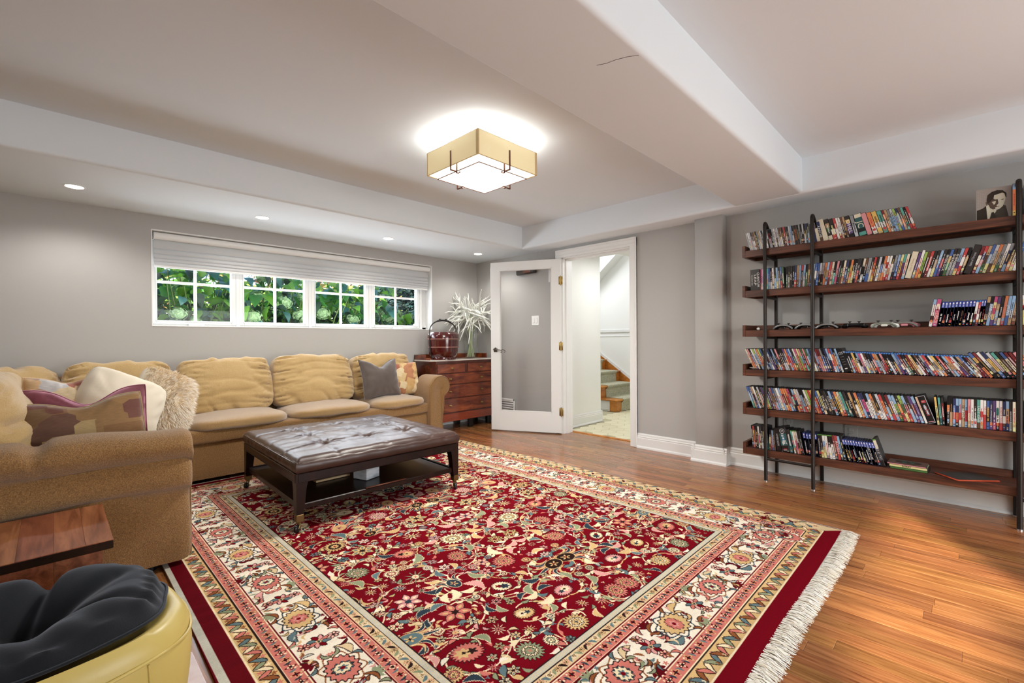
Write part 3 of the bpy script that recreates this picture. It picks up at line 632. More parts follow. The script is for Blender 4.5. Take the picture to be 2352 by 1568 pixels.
# ------------------------------------------------------------------ throw pillows
def patch_mat(name, cols, scale, rot=(0, 0, .3)):
    m = bpy.data.materials.new(name); m.use_nodes = True; nt = m.node_tree; P = nt.nodes['Principled BSDF']; L = nt.links.new; P.inputs['Roughness'].default_value = .85; P.inputs['Sheen Weight'].default_value = .2
    tc = nt.nodes.new('ShaderNodeTexCoord'); mp = nt.nodes.new('ShaderNodeMapping'); mp.inputs['Rotation'].default_value = rot; mp.inputs['Scale'].default_value = scale; L(tc.outputs['UV'], mp.inputs[0])
    vo = nt.nodes.new('ShaderNodeTexVoronoi'); vo.distance = 'CHEBYCHEV'; vo.inputs['Scale'].default_value = 1; vo.inputs['Randomness'].default_value = .85; L(mp.outputs[0], vo.inputs['Vector'])
    sp = nt.nodes.new('ShaderNodeSeparateColor'); L(vo.outputs['Color'], sp.inputs[0]); rp = nt.nodes.new('ShaderNodeValToRGB'); rp.color_ramp.interpolation = 'CONSTANT'; e = rp.color_ramp.elements
    while len(e) < len(cols): e.new(.5)
    for i, c in enumerate(cols): e[i].position = i/len(cols); e[i].color = (*lin(c), 1)
    L(sp.outputs[0], rp.inputs[0]); n = nt.nodes.new('ShaderNodeTexNoise'); n.inputs['Scale'].default_value = 60; mp2 = nt.nodes.new('ShaderNodeMapping'); mp2.inputs['Scale'].default_value = (.6, 6, 1); L(tc.outputs['UV'], mp2.inputs[0]); L(mp2.outputs[0], n.inputs['Vector'])
    mx = nt.nodes.new('ShaderNodeMix'); mx.data_type = 'RGBA'; mx.blend_type = 'MULTIPLY'; mx.inputs[0].default_value = .55; L(rp.outputs[0], mx.inputs[6]); L(n.outputs[0], mx.inputs[7])
    hs = nt.nodes.new('ShaderNodeHueSaturation'); hs.inputs['Value'].default_value = 1.35; L(mx.outputs[2], hs.inputs['Color']); L(hs.outputs[0], P.inputs['Base Color']); return m
def throw(name, label, c, right, up, w, h, th, m, pip=None, uv=False, **k):
    t = thing(name, label, 'cushion', c)
    mb = MB(); A, B = pillow_mesh(mb, c, right, up, w, h, th, **k); o = wpart('cover', mb, m, t, 60)
    if uv:
        r = Vector(right).normalized(); u = Vector(up); u = (u-r*u.dot(r)).normalized(); ul = o.data.uv_layers.new(name='UVMap')
        co = np.array([(v.co.dot(r), v.co.dot(u)) for v in o.data.vertices]); li = np.zeros(len(o.data.loops), np.int32); o.data.loops.foreach_get('vertex_index', li); ul.data.foreach_set('uv', co[li].astype(np.float32).ravel())
    if pip is not None:
        mp = MB(); rim_piping(mp, A); wpart('piping', mp, pip, t, 60)
    return t, A, B
kil = patch_mat('patchwork_weave', ['74522F', '8A6840', '5C3C2C', '80603A', '6A4E30', '9A8258', '765232', '643A2E'], (7.5, 12, 1), (0, 0, .0))
kil2 = patch_mat('patchwork_pale', ['A86A52', 'D8C4A0', 'B89A86', '8E8B4E', 'C6C2C2', 'D9B68C', '9E5A48'], (11, 11, 1), (0, 0, .5))
kil3 = patch_mat('patchwork_gold', ['C9A068', 'DCC8A0', 'AE7652', '9C5A44', 'D2B684', 'C8A672'], (12, 12, 1), (0, 0, .4))
throw('throw_pillow', 'brown patchwork throw pillow at the front of the heap behind the near sofa arm', (.105, 2.925, .645), (1, .10, .06), (0, .22, 1), .47, .36, .17, kil, kil, True, seed=2, sag=.045, bow=.05, pw=.36, wr=.007)
throw('throw_pillow', 'maroon velvet throw pillow with folded top behind the brown patchwork pillow', (.125, 3.075, .675), (1, .06, -.01), (0, .25, 1), .48, .38, .13, M['maroon'], M['maroon'], False, seed=4, sag=.085, bow=.06, wr=.008)
throw('throw_pillow', 'pale patchwork throw pillow mostly hidden behind the maroon velvet pillow', (.06, 3.52, .69), (1, .25, -.06), (-.25, .25, 1), .36, .42, .15, kil2, kil2, True, seed=6, sag=.03, wr=.008)
throw('throw_pillow', 'plain cream throw pillow between the maroon pillow and the shaggy pillow', (.275, 3.56, .672), (.80, .30, -.42), (.36, .25, .9), .47, .45, .25, M['cream'], None, False, seed=8, bow=.03, wr=.009, rd=.13, pw=.48)
t, A, B = throw('shaggy_pillow', 'ivory throw pillow with a shaggy fur front leaning on the corner seat', (.525, 3.84, .672), (.74, .50, -.36), (.26, .30, .92), .40, .42, .21, M['cream'], None, False, seed=9, bow=.03, wr=.003, pw=.46, rd=.12)
def fur(t, A):
    n = A.shape[0]; mb = MB(); R = random.Random(5); cen = A[n//2, n//2]
    nrm = np.cross(A[n//2+3, n//2]-cen, A[n//2, n//2+3]-cen); nrm /= np.linalg.norm(nrm)
    for k in range(5200):
        fi, fj = R.uniform(.4, n-1.4), R.uniform(.8, n-1.3); i, j = int(fi), int(fj); a, b = fi-i, fj-j
        p = A[i, j]*(1-a)*(1-b)+A[i+1, j]*a*(1-b)+A[i, j+1]*(1-a)*b+A[i+1, j+1]*a*b
        out = (p-cen); out = out/(np.linalg.norm(out)+1e-6)
        clump = vnoise(np.array([fi*.55, fj*.55, 2.0]), 3); cl2 = vnoise(np.array([fi*.55, fj*.55, 9.0]), 4)
        d = nrm*.75+out*.55+np.array([.45*clump, .3*cl2, -.25+.3*cl2]); d /= np.linalg.norm(d); L_ = R.uniform(.026, .050)
        side = np.cross(d, nrm+np.array([R.uniform(-.5, .5) for _ in range(3)])); side /= np.linalg.norm(side)+1e-6; w_ = .0014
        p1 = p+d*L_*.5; p2 = p+d*L_*.95+np.array([.35*clump, .1, -.5])*L_*.35
        c = lin(('F7EFE2', 'F0E2CC', 'EAD6B8', 'FBF7F0')[R.randrange(4)])
        mb.add([p-side*w_, p+side*w_, p1+side*w_*.8, p1-side*w_*.8], [(0, 1, 2, 3)], lin(('E6CFA8', 'DDC094', 'EAD8B8')[k % 3])); mb.add([p1-side*w_*.8, p1+side*w_*.8, p2], [(0, 1, 2)], c)  # tan roots hold the shadow between strands as colour
    stuff(wpart('fur', mb, M['fur'], t, None))
fur(t, A)
throw('throw_pillow', 'taupe velvet throw pillow with pointed corners at the dresser end of the sofa', (2.375, 4.265, .690), (1, .12, .0), (.02, .26, 1), .47, .42, .17, M['taupe'], M['taupe'], False, seed=12, bow=.15, wr=.006, sag=.07)
throw('throw_pillow', 'gold patchwork throw pillow tucked between the taupe pillow and the sofa arm', (2.70, 4.375, .655), (.93, -.30, .08), (-.05, .25, 1), .36, .36, .16, kil3, None, True, seed=14, bow=.04, wr=.012)

# ------------------------------------------------------------------ Persian rug: the woven pattern is drawn here, knot by knot
def rug():
    RX0, RX1, RY0, RY1 = RUG; Wm, Hm = RX1-RX0, RY1-RY0; S = 420           # knots per metre
    W, H = int(Wm*S), int(Hm*S); R = random.Random(21)
    I = np.zeros((H, W, 3), np.float32)
    K = {k: np.array([int(v[i:i+2], 16)/255 for i in (0, 2, 4)], np.float32) for k, v in dict(red='700716', dred='5C0A14', cream='EBD8B2', ivory='EADFCB', gold='D0AE78', coral='C87468', pink='D89A94', navy='2E3A44', teal='5E7478', sage='8B9272', dark='2A1A18', brown='8A5230', grey='BDBBAE', tan='D8BE94').items()}
    I[:] = K['red']
    def win(cx, cy, r):
        x0, x1, y0, y1 = max(0, int((cx-r)*S)), min(W, int((cx+r)*S)+2), max(0, int((cy-r)*S)), min(H, int((cy+r)*S)+2)
        if x1 <= x0 or y1 <= y0: return None
        yy, xx = np.mgrid[y0:y1, x0:x1]; return (slice(y0, y1), slice(x0, x1)), xx/S-cx, yy/S-cy
    def polar(cx, cy, r, n, col, amp=.25, ph=0, asp=1., ang=0, sh=1):
        q = win(cx, cy, r*1.45)
        if q is None: return
        sl, dx, dy = q; c, s = math.cos(ang), math.sin(ang); u = dx*c+dy*s; v = (-dx*s+dy*c)/asp
        rr = np.hypot(u, v); th = np.arctan2(v, u); f = np.cos(n*th+ph)
        if sh == 2: f = 1-2*np.abs(np.sin(n*th/2+ph))
        I[sl][rr < r*(1-amp+amp*f)] = K[col]
    def leaf(cx, cy, L, w, ang, bend, col, out='dark', ser=0):
        q = win(cx, cy, L*1.1)
        if q is None: return
        sl, dx, dy = q; c, s = math.cos(ang), math.sin(ang); u = (dx*c+dy*s)/L; v = -dx*s+dy*c; v = v-bend*L*(u*u)
        wd = w*(1-u*u)*(1+ser*np.abs(np.sin(u*14)))*(1-.35*u)
        if out: I[sl][(np.abs(v) < wd+.0032) & (np.abs(u) < 1.0)] = K[out]
        I[sl][(np.abs(v) < wd) & (np.abs(u) < .97)] = K[col]
        return sl, u, v, wd
    def stroke(pts, w, col):
        for (x, y) in pts:
            q = win(x, y, w)
            if q is None: continue
            sl, dx, dy = q; I[sl][dx*dx+dy*dy < w*w] = K[col]
    def flower(cx, cy, r, kind, ang, c1, c2, c3):
        if kind == 0:      # serrated round rosette
            polar(cx, cy, r*1.12, 18, 'dark', .12, 0, .9, ang); polar(cx, cy, r*1.04, 18, c1, .14, 0, .9, ang); polar(cx, cy, r*.66, 20, 'dark', .08, 0, .9, ang); polar(cx, cy, r*.60, 20, c2, .10, 0, .9, ang)
            polar(cx, cy, r*.46, 9, 'dark', .1, 0, .9, ang); polar(cx, cy, r*.42, 9, c1, .16, 0, .9, ang); polar(cx, cy, r*.2, 4, c3, .4, 0, .9, ang)
        elif kind == 1:    # oval palmette with long curling petals on one side
            for k in range(-3, 4):
                a = ang+k*.34; leaf(cx+math.cos(a)*r*1.15, cy+math.sin(a)*r*1.0, r*.78, r*.10, a, .45*k, c1 if k % 2 else ('navy' if c1 != 'navy' else 'cream'), 'cream' if k % 2 == 0 else None)
            polar(cx, cy, r*.82, 1, c1, .0, 0, .72, ang); polar(cx, cy, r*.74, 1, c2, .0, 0, .72, ang); polar(cx, cy, r*.66, 1, c2, 0, 0, .72, ang)
            polar(cx, cy, r*.42, 5, 'gold' if c2 != 'gold' else 'coral', .4, 0, .8, ang); polar(cx, cy, r*.13, 4, c3, .3, 0, 1, ang)
        elif kind == 2:    # star lily
            polar(cx, cy, r*1.1, 10, 'dark', .42, 0, .85, ang, 2); polar(cx, cy, r*1.02, 10, c1, .42, 0, .85, ang, 2); polar(cx, cy, r*.45, 12, 'dark', .1, 0, .85, ang); polar(cx, cy, r*.38, 12, c2, .1, 0, .85, ang); polar(cx, cy, r*.2, 4, c3, .4, 0, .85, ang)
        elif kind == 3:    # toothed bud-shaped palmette
            polar(cx, cy, r*1.1, 22, 'dark', .12, 0, .8, ang); polar(cx, cy, r*.98, 22, c1, .10, 0, .8, ang)
            polar(cx+math.cos(ang)*r*.25, cy+math.sin(ang)*r*.25, r*.55, 7, c2, .18, 0, .8, ang); polar(cx-math.cos(ang)*r*.3, cy-math.sin(ang)*r*.3, r*.34, 5, c3, .25, 0, .8, ang); polar(cx+math.cos(ang)*r*.2, cy+math.sin(ang)*r*.2, r*.14, 4, 'dark', .2)
        else:              # five-petal flower made of separate petals
            for k in range(6):
                a = ang+k*PI/3; leaf(cx+math.cos(a)*r*.62, cy+math.sin(a)*r*.55, r*.42, r*.24, a, 0, c1, 'dark')
                leaf(cx+math.cos(a)*r*.62, cy+math.sin(a)*r*.55, r*.2, r*.1, a, 0, c2, None)
            polar(cx, cy, r*.26, 6, c3, .2)
    fx0, fx1, fy0, fy1 = .51, Wm-.51, .50, Hm-.50
    # field: vines first, then big palmettes on a staggered lattice, then small flowers, buds and leaves; mirrored about the long axis
    cxm = Wm/2; big = []
    for iy in range(15):
        for ix in range(4):
            x = cxm+.03+(ix+.5*(iy % 2)+.12)*.265; y = fy0+.06+iy*.185
            big.append((x+R.uniform(-.03, .03), y+R.uniform(-.025, .025)))
    def both(fn, x, y, ang, *a):
        fn(x, y, *a[:0], ang, *a); fn(2*cxm-x, y, PI-ang, *a)
    for (x, y) in big:
        for k in range(2):
            a0 = R.uniform(0, 6.28); tt = np.linspace(0, R.uniform(3.2, 4.8), 90); rad = .055+.030*tt; sg = R.choice((-1, 1))
            pts = [(x+r*math.cos(a0+sg*t), y+r*.85*math.sin(a0+sg*t)) for r, t in zip(rad, tt)]
            col = R.choice(('cream', 'cream', 'gold', 'tan')); stroke(pts, .0034, col); stroke([(2*cxm-p[0], p[1]) for p in pts], .0034, col)
            for p, t in list(zip(pts, tt))[12::13]:
                an = a0+sg*t+sg*PI/2+R.uniform(-.9, .9); L = R.uniform(.014, .03); c = R.choice(('cream', 'ivory', 'gold', 'sage', 'teal', 'coral', 'tan'))
                for m in (0, 1):
                    xx, yy, aa = (p[0], p[1], an) if not m else (2*cxm-p[0], p[1], PI-an)
                    leaf(xx+math.cos(aa)*L, yy+math.sin(aa)*L, L, L*.42, aa, R.choice((-.3, .3)), c, 'dark' if R.random() < .6 else None)
    placed = [(x, y, .066) for x, y in big]
    def free(x, y, r): return all((x-a)**2+(y-b)**2 > (r+c)**2 for a, b, c in placed)
    small = []
    for _ in range(6000):
        x, y, r = R.uniform(cxm+.0, fx1-.01), R.uniform(fy0+.01, fy1-.01), R.choice((.036, .030, .025, .021))
        if free(x, y, r*.92): placed.append((x, y, r)); small.append((x, y, r))
    tiny = []
    for _ in range(6500):
        x, y, r = R.uniform(cxm, fx1-.005), R.uniform(fy0+.005, fy1-.005), R.choice((.018, .014, .011))
        if free(x, y, r*.9): placed.append((x, y, r)); tiny.append((x, y, r))
    for x, y, r in tiny:
        k = R.random(); an = R.uniform(0, 6.28); c = R.choice(('cream', 'ivory', 'gold', 'cream', 'pink', 'teal', 'sage', 'coral', 'tan'))
        for m in (0, 1):
            xx, aa = (x, an) if not m else (2*cxm-x, PI-an)
            if k < .55: leaf(xx, y, r*1.4, r*.52, aa, R.choice((-.5, .5)), c, 'dark' if k < .2 else None, .2)
            elif k < .85: polar(xx, y, r*.95, 5, c, .3, 0, .85, aa); polar(xx, y, r*.3, 4, 'dark', .2)
            else: polar(xx, y, r*.9, 3, c, .4, 0, .85, aa)
    for x, y, r in small:
        k = R.choice((2, 4, 4, 0, 2, 5, 5)); an = R.uniform(0, 6.28); c1 = R.choice(('cream', 'cream', 'ivory', 'gold', 'pink', 'teal', 'tan')); c2 = R.choice(('coral', 'gold', 'red', 'teal', 'sage')); c3 = R.choice(('dark', 'navy', 'red', 'coral'))
        for m in (0, 1):
            xx, aa = (x, an) if not m else (2*cxm-x, PI-an)
            if k == 5: leaf(xx, y, r*1.5, r*.42, aa, .55 if not m else -.55, R.choice(('teal', 'cream', 'sage', 'gold', 'navy', 'pink')), 'cream', .45)
            else: flower(xx, y, r, k, aa, c1, c2, c3)
    for i, (x, y) in enumerate(big):
        k = R.choice((0, 1, 1, 3, 2, 0, 4)); an = R.uniform(0, 6.28); c1, c2, c3 = R.choice((('gold', 'cream', 'navy'), ('cream', 'navy', 'red'), ('coral', 'gold', 'dark'), ('gold', 'teal', 'dark'), ('cream', 'gold', 'navy'), ('sage', 'cream', 'coral'), ('pink', 'cream', 'navy'), ('gold', 'dark', 'red')))
        r = R.uniform(.046, .068)
        for m in (0, 1): flower(x if not m else 2*cxm-x, y, r, k, an if not m else PI-an, c1, c2, c3)
    # borders, from the edge inwards: (width, kind)
    yy, xx = np.mgrid[0:H, 0:W]; dx = np.minimum(xx+.5, W-xx-.5)/S; dy = np.minimum(yy+.5, H-yy-.5)/S
    d = np.minimum(dx/.51*.51, dy); d = np.minimum(dx, dy+.01); side = dx < dy+.01; along = np.where(side, yy, xx)/S
    def band(a, b, col): I[(d >= a) & (d < b)] = K[col]
    wob = .0018*np.sin(along*90)
    band(0, .026, 'grey'); band(.026, .082, 'dred'); I[(d < .085) & (d >= .026) & ~side] = K['red']
    band(.082, .088, 'cream'); band(.088, .150, 'gold'); band(.150, .156, 'dark'); band(.156, .160, 'cream'); band(.160, .205, 'coral'); band(.205, .209, 'cream'); band(.209, .214, 'dred'); band(.214, .385, 'ivory')
    band(.385, .390, 'dred'); band(.390, .394, 'cream'); band(.394, .435, 'coral'); band(.435, .439, 'cream'); band(.439, .443, 'dred'); band(.443, .480, 'tan'); band(.480, .484, 'dark'); band(.484, .508, 'grey'); band(.508, .513, 'dark')
    rs = side & (xx > W/2) & (d < .082); I[rs] = K['tan']; I[side & (xx > W/2) & (d < .007)] = K['dred']; I[side & (xx > W/2) & (d >= .078) & (d < .082)] = K['dark']
    ns = ~side & (yy < H/2) & (d < .082); I[ns] = K['red']
    mm = (d >= .486) & (d < .506); I[mm & ((np.sin(along*300)*np.sin(d*700)) > .35)] = K['tan']
    def run(fn):           # visit positions along the four sides: fn(place(dist, s), s, side index)
        for sd in range(4):
            Ls = Hm if sd < 2 else Wm
            def P(dist, s, sd=sd): return ((dist, s) if sd == 0 else (Wm-dist, s) if sd == 1 else (s, dist-.01) if sd == 2 else (s, Hm-dist+.01))
            A = (0, PI, PI/2, -PI/2)[sd]; fn(P, Ls, A, sd)
    def zig(P, Ls, A, sd):
        s = .1
        k = 0
        while s < Ls-.1:
            x, y = P(.119, s); a = A+PI/2+(.95 if k % 2 else -.95); leaf(x, y, .030, .0085, a, .2, ('brown', 'coral', 'cream', 'sage', 'teal')[k % 5], 'dark'); x, y = P(.119+(.016 if k % 2 else -.016), s+.014); polar(x, y, .011, 5, ('coral', 'cream', 'brown')[k % 3], .3); s += .028; k += 1
        s = .45; k = 0
        while s < Ls-.45:
            x, y = P(.462, s); flower(x, y, .017, 2, 0, ('coral', 'ivory', 'brown')[k % 3], 'gold', 'dark'); x, y = P(.462, s+.022); leaf(x, y, .018, .006, A+PI/2+(.8 if k % 2 else -.8), .3, ('teal', 'sage', 'dark')[k % 3], None); s += .042; k += 1
    run(zig)
    s = .12; k = 0
    while s < Hm-.1:
        flower(Wm-.043, s, .019, 2, 0, ('coral', 'ivory', 'brown', 'pink')[k % 4], 'gold', 'dark'); leaf(Wm-.043+(.018 if k % 2 else -.018), s+.024, .022, .007, PI/2+(.8 if k % 2 else -.8), .3, ('teal', 'sage', 'dred')[k % 3], 'dark'); s += .046; k += 1
    def guard(P, Ls, A, sd):
        for dc, st in ((.1825, .19), (.4145, .42)):
            s = st; k = 0
            while s < Ls-st:
                x, y = P(dc, s)
                if k % 2 == 0: polar(x, y, .0185, 4, 'dred' if k % 4 else 'gold', .35, 0, 1, A); polar(x, y, .013, 4, 'cream' if k % 4 else 'red', .35, 0, 1, A); polar(x, y, .0055, 3, 'dark', 0)
                else: leaf(x, y, .015, .0042, A+.35, .3, 'teal' if k % 4 == 1 else 'navy', None); x2, y2 = P(dc+.011, s+.010); polar(x2, y2, .005, 3, 'cream', .2)
                s += .0235; k += 1
    run(guard)
    def main(P, Ls, A, sd):
        n = int(round((Ls-.40)/.185)); st = (Ls-.40)/n
        for k in range(n+1):
            s = .20+k*st; x, y = P(.30, s); m = k % 4
            if m in (0, 2):
                polar(x, y, .094, 8, 'navy' if m else 'brown', .10, PI, .80, A+PI/2); polar(x, y, .087, 8, 'ivory', .10, PI, .80, A+PI/2); polar(x, y, .074, 16, 'dark', .07, 0, .78, A+PI/2)
                polar(x, y, .069, 16, 'coral' if m == 0 else 'gold', .08, 0, .78, A+PI/2); polar(x, y, .040, 10, 'dark', .1, 0, .8, A); polar(x, y, .036, 10, 'cream' if m == 0 else 'coral', .12, 0, .8, A); polar(x, y, .021, 6, 'teal' if m == 0 else 'pink', .25, 0, .8, A); polar(x, y, .008, 4, 'red', 0)
                for q in range(10):
                    aa = q*PI/5; polar(x+.030*math.cos(aa), y+.030*math.sin(aa), .006, 4, 'coral' if m else 'navy', .2)
            else:
                for q in range(8):
                    aa = q*PI/4+.2; leaf(x+math.cos(aa)*.024, y+math.sin(aa)*.024, .017, .008, aa, .2, ('coral', 'pink', 'red', 'teal')[q % 4], 'dark')
                polar(x, y, .013, 5, 'gold', .3); polar(x, y, .006, 4, 'navy', .2)
                for sg in (-1, 1):
                    x2, y2 = P(.30+sg*.052, s); flower(x2, y2, .022, 4, A, 'pink' if sg > 0 else 'coral', 'cream', 'dark')
            for sg in (-1, 1):
                x2, y2 = P(.30+sg*.058, s+st*.5)
                if sg*(1 if k % 2 else -1) > 0:
                    for q in range(-2, 3): leaf(x2+math.cos(A+q*.5)*.018*sg, y2+math.sin(A+q*.5)*.018*sg, .026, .0075, A+q*.5, 0, ('dred' if m in (0, 1) else 'sage'), None)
                    leaf(x2, y2, .035, .006, A+PI/2+.5, .5, 'brown', 'dark')
                else: leaf(x2, y2, .040, .011, A+PI/2+.4*sg, .5*sg, ('tan', 'teal', 'gold', 'pink')[k % 4], 'dark', .3)
                x3, y3 = P(.30+sg*.022, s+st*.47); leaf(x3, y3, .026, .006, A+PI/2-.7*sg, .7*sg, ('coral', 'sage', 'dred', 'gold')[(k+1) % 4], 'dark')
                x4, y4 = P(.30+sg*.072, s+st*.23); leaf(x4, y4, .020, .0055, A+PI/2+.9*sg, .5, ('teal', 'coral', 'brown', 'sage')[k % 4], 'dark')
                x5, y5 = P(.30+sg*.074, s+st*.78); polar(x5, y5, .011, 5, ('coral', 'dred', 'gold', 'teal')[k % 4], .3)
                x6, y6 = P(.30+sg*.006, s+st*.5); polar(x6, y6, .010, 5, ('dred', 'coral', 'navy')[k % 3], .3)
    run(main)
    def sprig(P, Ls, A, sd):
        n = int(round((Ls-.40)/.185)); st = (Ls-.40)/n
        for _ in range(int(Ls*150)):
            s = R.uniform(.24, Ls-.24); dist = R.uniform(.225, .375); k = round((s-.20)/st); ds = abs(s-.20-k*st); big_ = k % 2 == 0
            if math.hypot(ds, (dist-.30)*1.05) < (.098 if big_ else .062): continue
            x, y = P(dist, s); leaf(x, y, R.uniform(.011, .022), R.uniform(.003, .0055), A+R.uniform(0, 6.28), R.choice((-.7, -.3, .3, .7)), R.choice(('teal', 'tan', 'coral', 'brown', 'sage', 'pink', 'grey', 'gold', 'dred')), 'dark' if R.random() < .45 else None, .2)
    run(sprig)
    # yarn irregularity: slight streaks of colour across the weft (dye lots)
    st = fbm(np.stack([np.zeros(H), np.arange(H)*.06, np.zeros(H)], -1), 3, 3)[:, None, None]*.035; g = np.random.default_rng(4).normal(0, .022, (H, W, 1)).astype(np.float32)
    I = np.clip(I*(1+st+g), 0, 1).astype(np.float32)
    img = bpy.data.images.new('rug_weave', W, H, alpha=False, float_buffer=False); px = np.ones((H, W, 4), np.float32); px[:, :, :3] = I; img.pixels.foreach_set(px.ravel()); img.update(); img.pack()
    m = mat('rug_wool', None, .95, spec=.03, sheen=.0, sheen_tint=(.95, .93, .95), bump=(420, .5, .003)); nt = m.node_tree; P_ = nt.nodes['Principled BSDF']
    ti = nt.nodes.new('ShaderNodeTexImage'); ti.image = img; uvn = nt.nodes.new('ShaderNodeUVMap'); nt.links.new(uvn.outputs[0], ti.inputs[0]); nt.links.new(ti.outputs[0], P_.inputs['Base Color'])
    t = thing('persian_rug', 'large red Persian rug with ivory floral border and white fringe', 'rug', ((RX0+RX1)/2, (RY0+RY1)/2, 0))
    gx, gy = 70, 90; X, Y = np.meshgrid(np.linspace(RX0, RX1, gx), np.linspace(RY0, RY1, gy), indexing='ij')
    U, V_ = (X-RX0)/Wm, (Y-RY0)/Hm; X = X+.010*np.sin(Y*2.1+.5)*(1-2*np.abs(U-.5))*0+.006*np.sin(Y*3.1); Y2 = Y+.006*np.sin(X*4.2)
    Z = .011+.0012*vnoise(np.stack([X*3, Y2*3, X*0], -1), 2); edge = (U < 1e-6) | (U > 1-1e-6) | (V_ < 1e-6) | (V_ > 1-1e-6)
    mb = MB(); mb.grid(np.stack([X, Y2, Z], -1)); n0 = len(mb.v)
    ring = [i*gy for i in range(gx)]+[(gx-1)*gy+j for j in range(1, gy)]+[i*gy+gy-1 for i in range(gx-2, -1, -1)]+[j for j in range(gy-2, 0, -1)]
    low = [(mb.v[i][0], mb.v[i][1], .0005) for i in ring]; n = len(ring); mb.v += low; F = [(ring[(k+1) % n], ring[k], n0+k, n0+(k+1) % n) for k in range(n)]; mb.f += [q[::-1] for q in F]; mb.c += [None]*n
    o = wpart('pile', mb, m, t, 60); uv = o.data.uv_layers.new(name='UVMap'); L = t.location
    co = np.array([((v.co.x+L.x-RX0)/Wm, (v.co.y+L.y-RY0)/Hm) for v in o.data.vertices], np.float32); li = np.zeros(len(o.data.loops), np.int32); o.data.loops.foreach_get('vertex_index', li); uv.data.foreach_set('uv', co[li].ravel())
    mb = MB(); x = RX0
    while x < RX1:
        if True:
            for q in range(3):
                bx = x+R.uniform(0, .006); l = R.uniform(.055, .085); a = R.uniform(-.35, .25); z0 = R.uniform(.002, .012); w_ = R.uniform(.0010, .0020); dx_, dy_ = math.sin(a)*l, -math.cos(a)*l; y0 = RY0+.006*math.sin(bx*4.2)+.003
                c = lin(('F3EDE0', 'E9E0CC', 'F7F4EC')[R.randrange(3)]); p0 = (bx, y0, z0); p1 = (bx+dx_*.5, y0+dy_*.5, z0+R.uniform(0, .007)); p2 = (bx+dx_+R.uniform(-.006, .006), y0+dy_, .002)
                mb.add([(p0[0]-w_, p0[1], p0[2]), (p0[0]+w_, p0[1], p0[2]), (p1[0]+w_, p1[1], p1[2]), (p1[0]-w_, p1[1], p1[2]), (p2[0]+w_*.7, p2[1], p2[2]), (p2[0]-w_*.7, p2[1], p2[2])], [(0, 1, 2, 3), (3, 2, 4, 5)], c)
        x += .0030
    stuff(wpart('fringe', mb, M['attrm'], t, None))
rug()

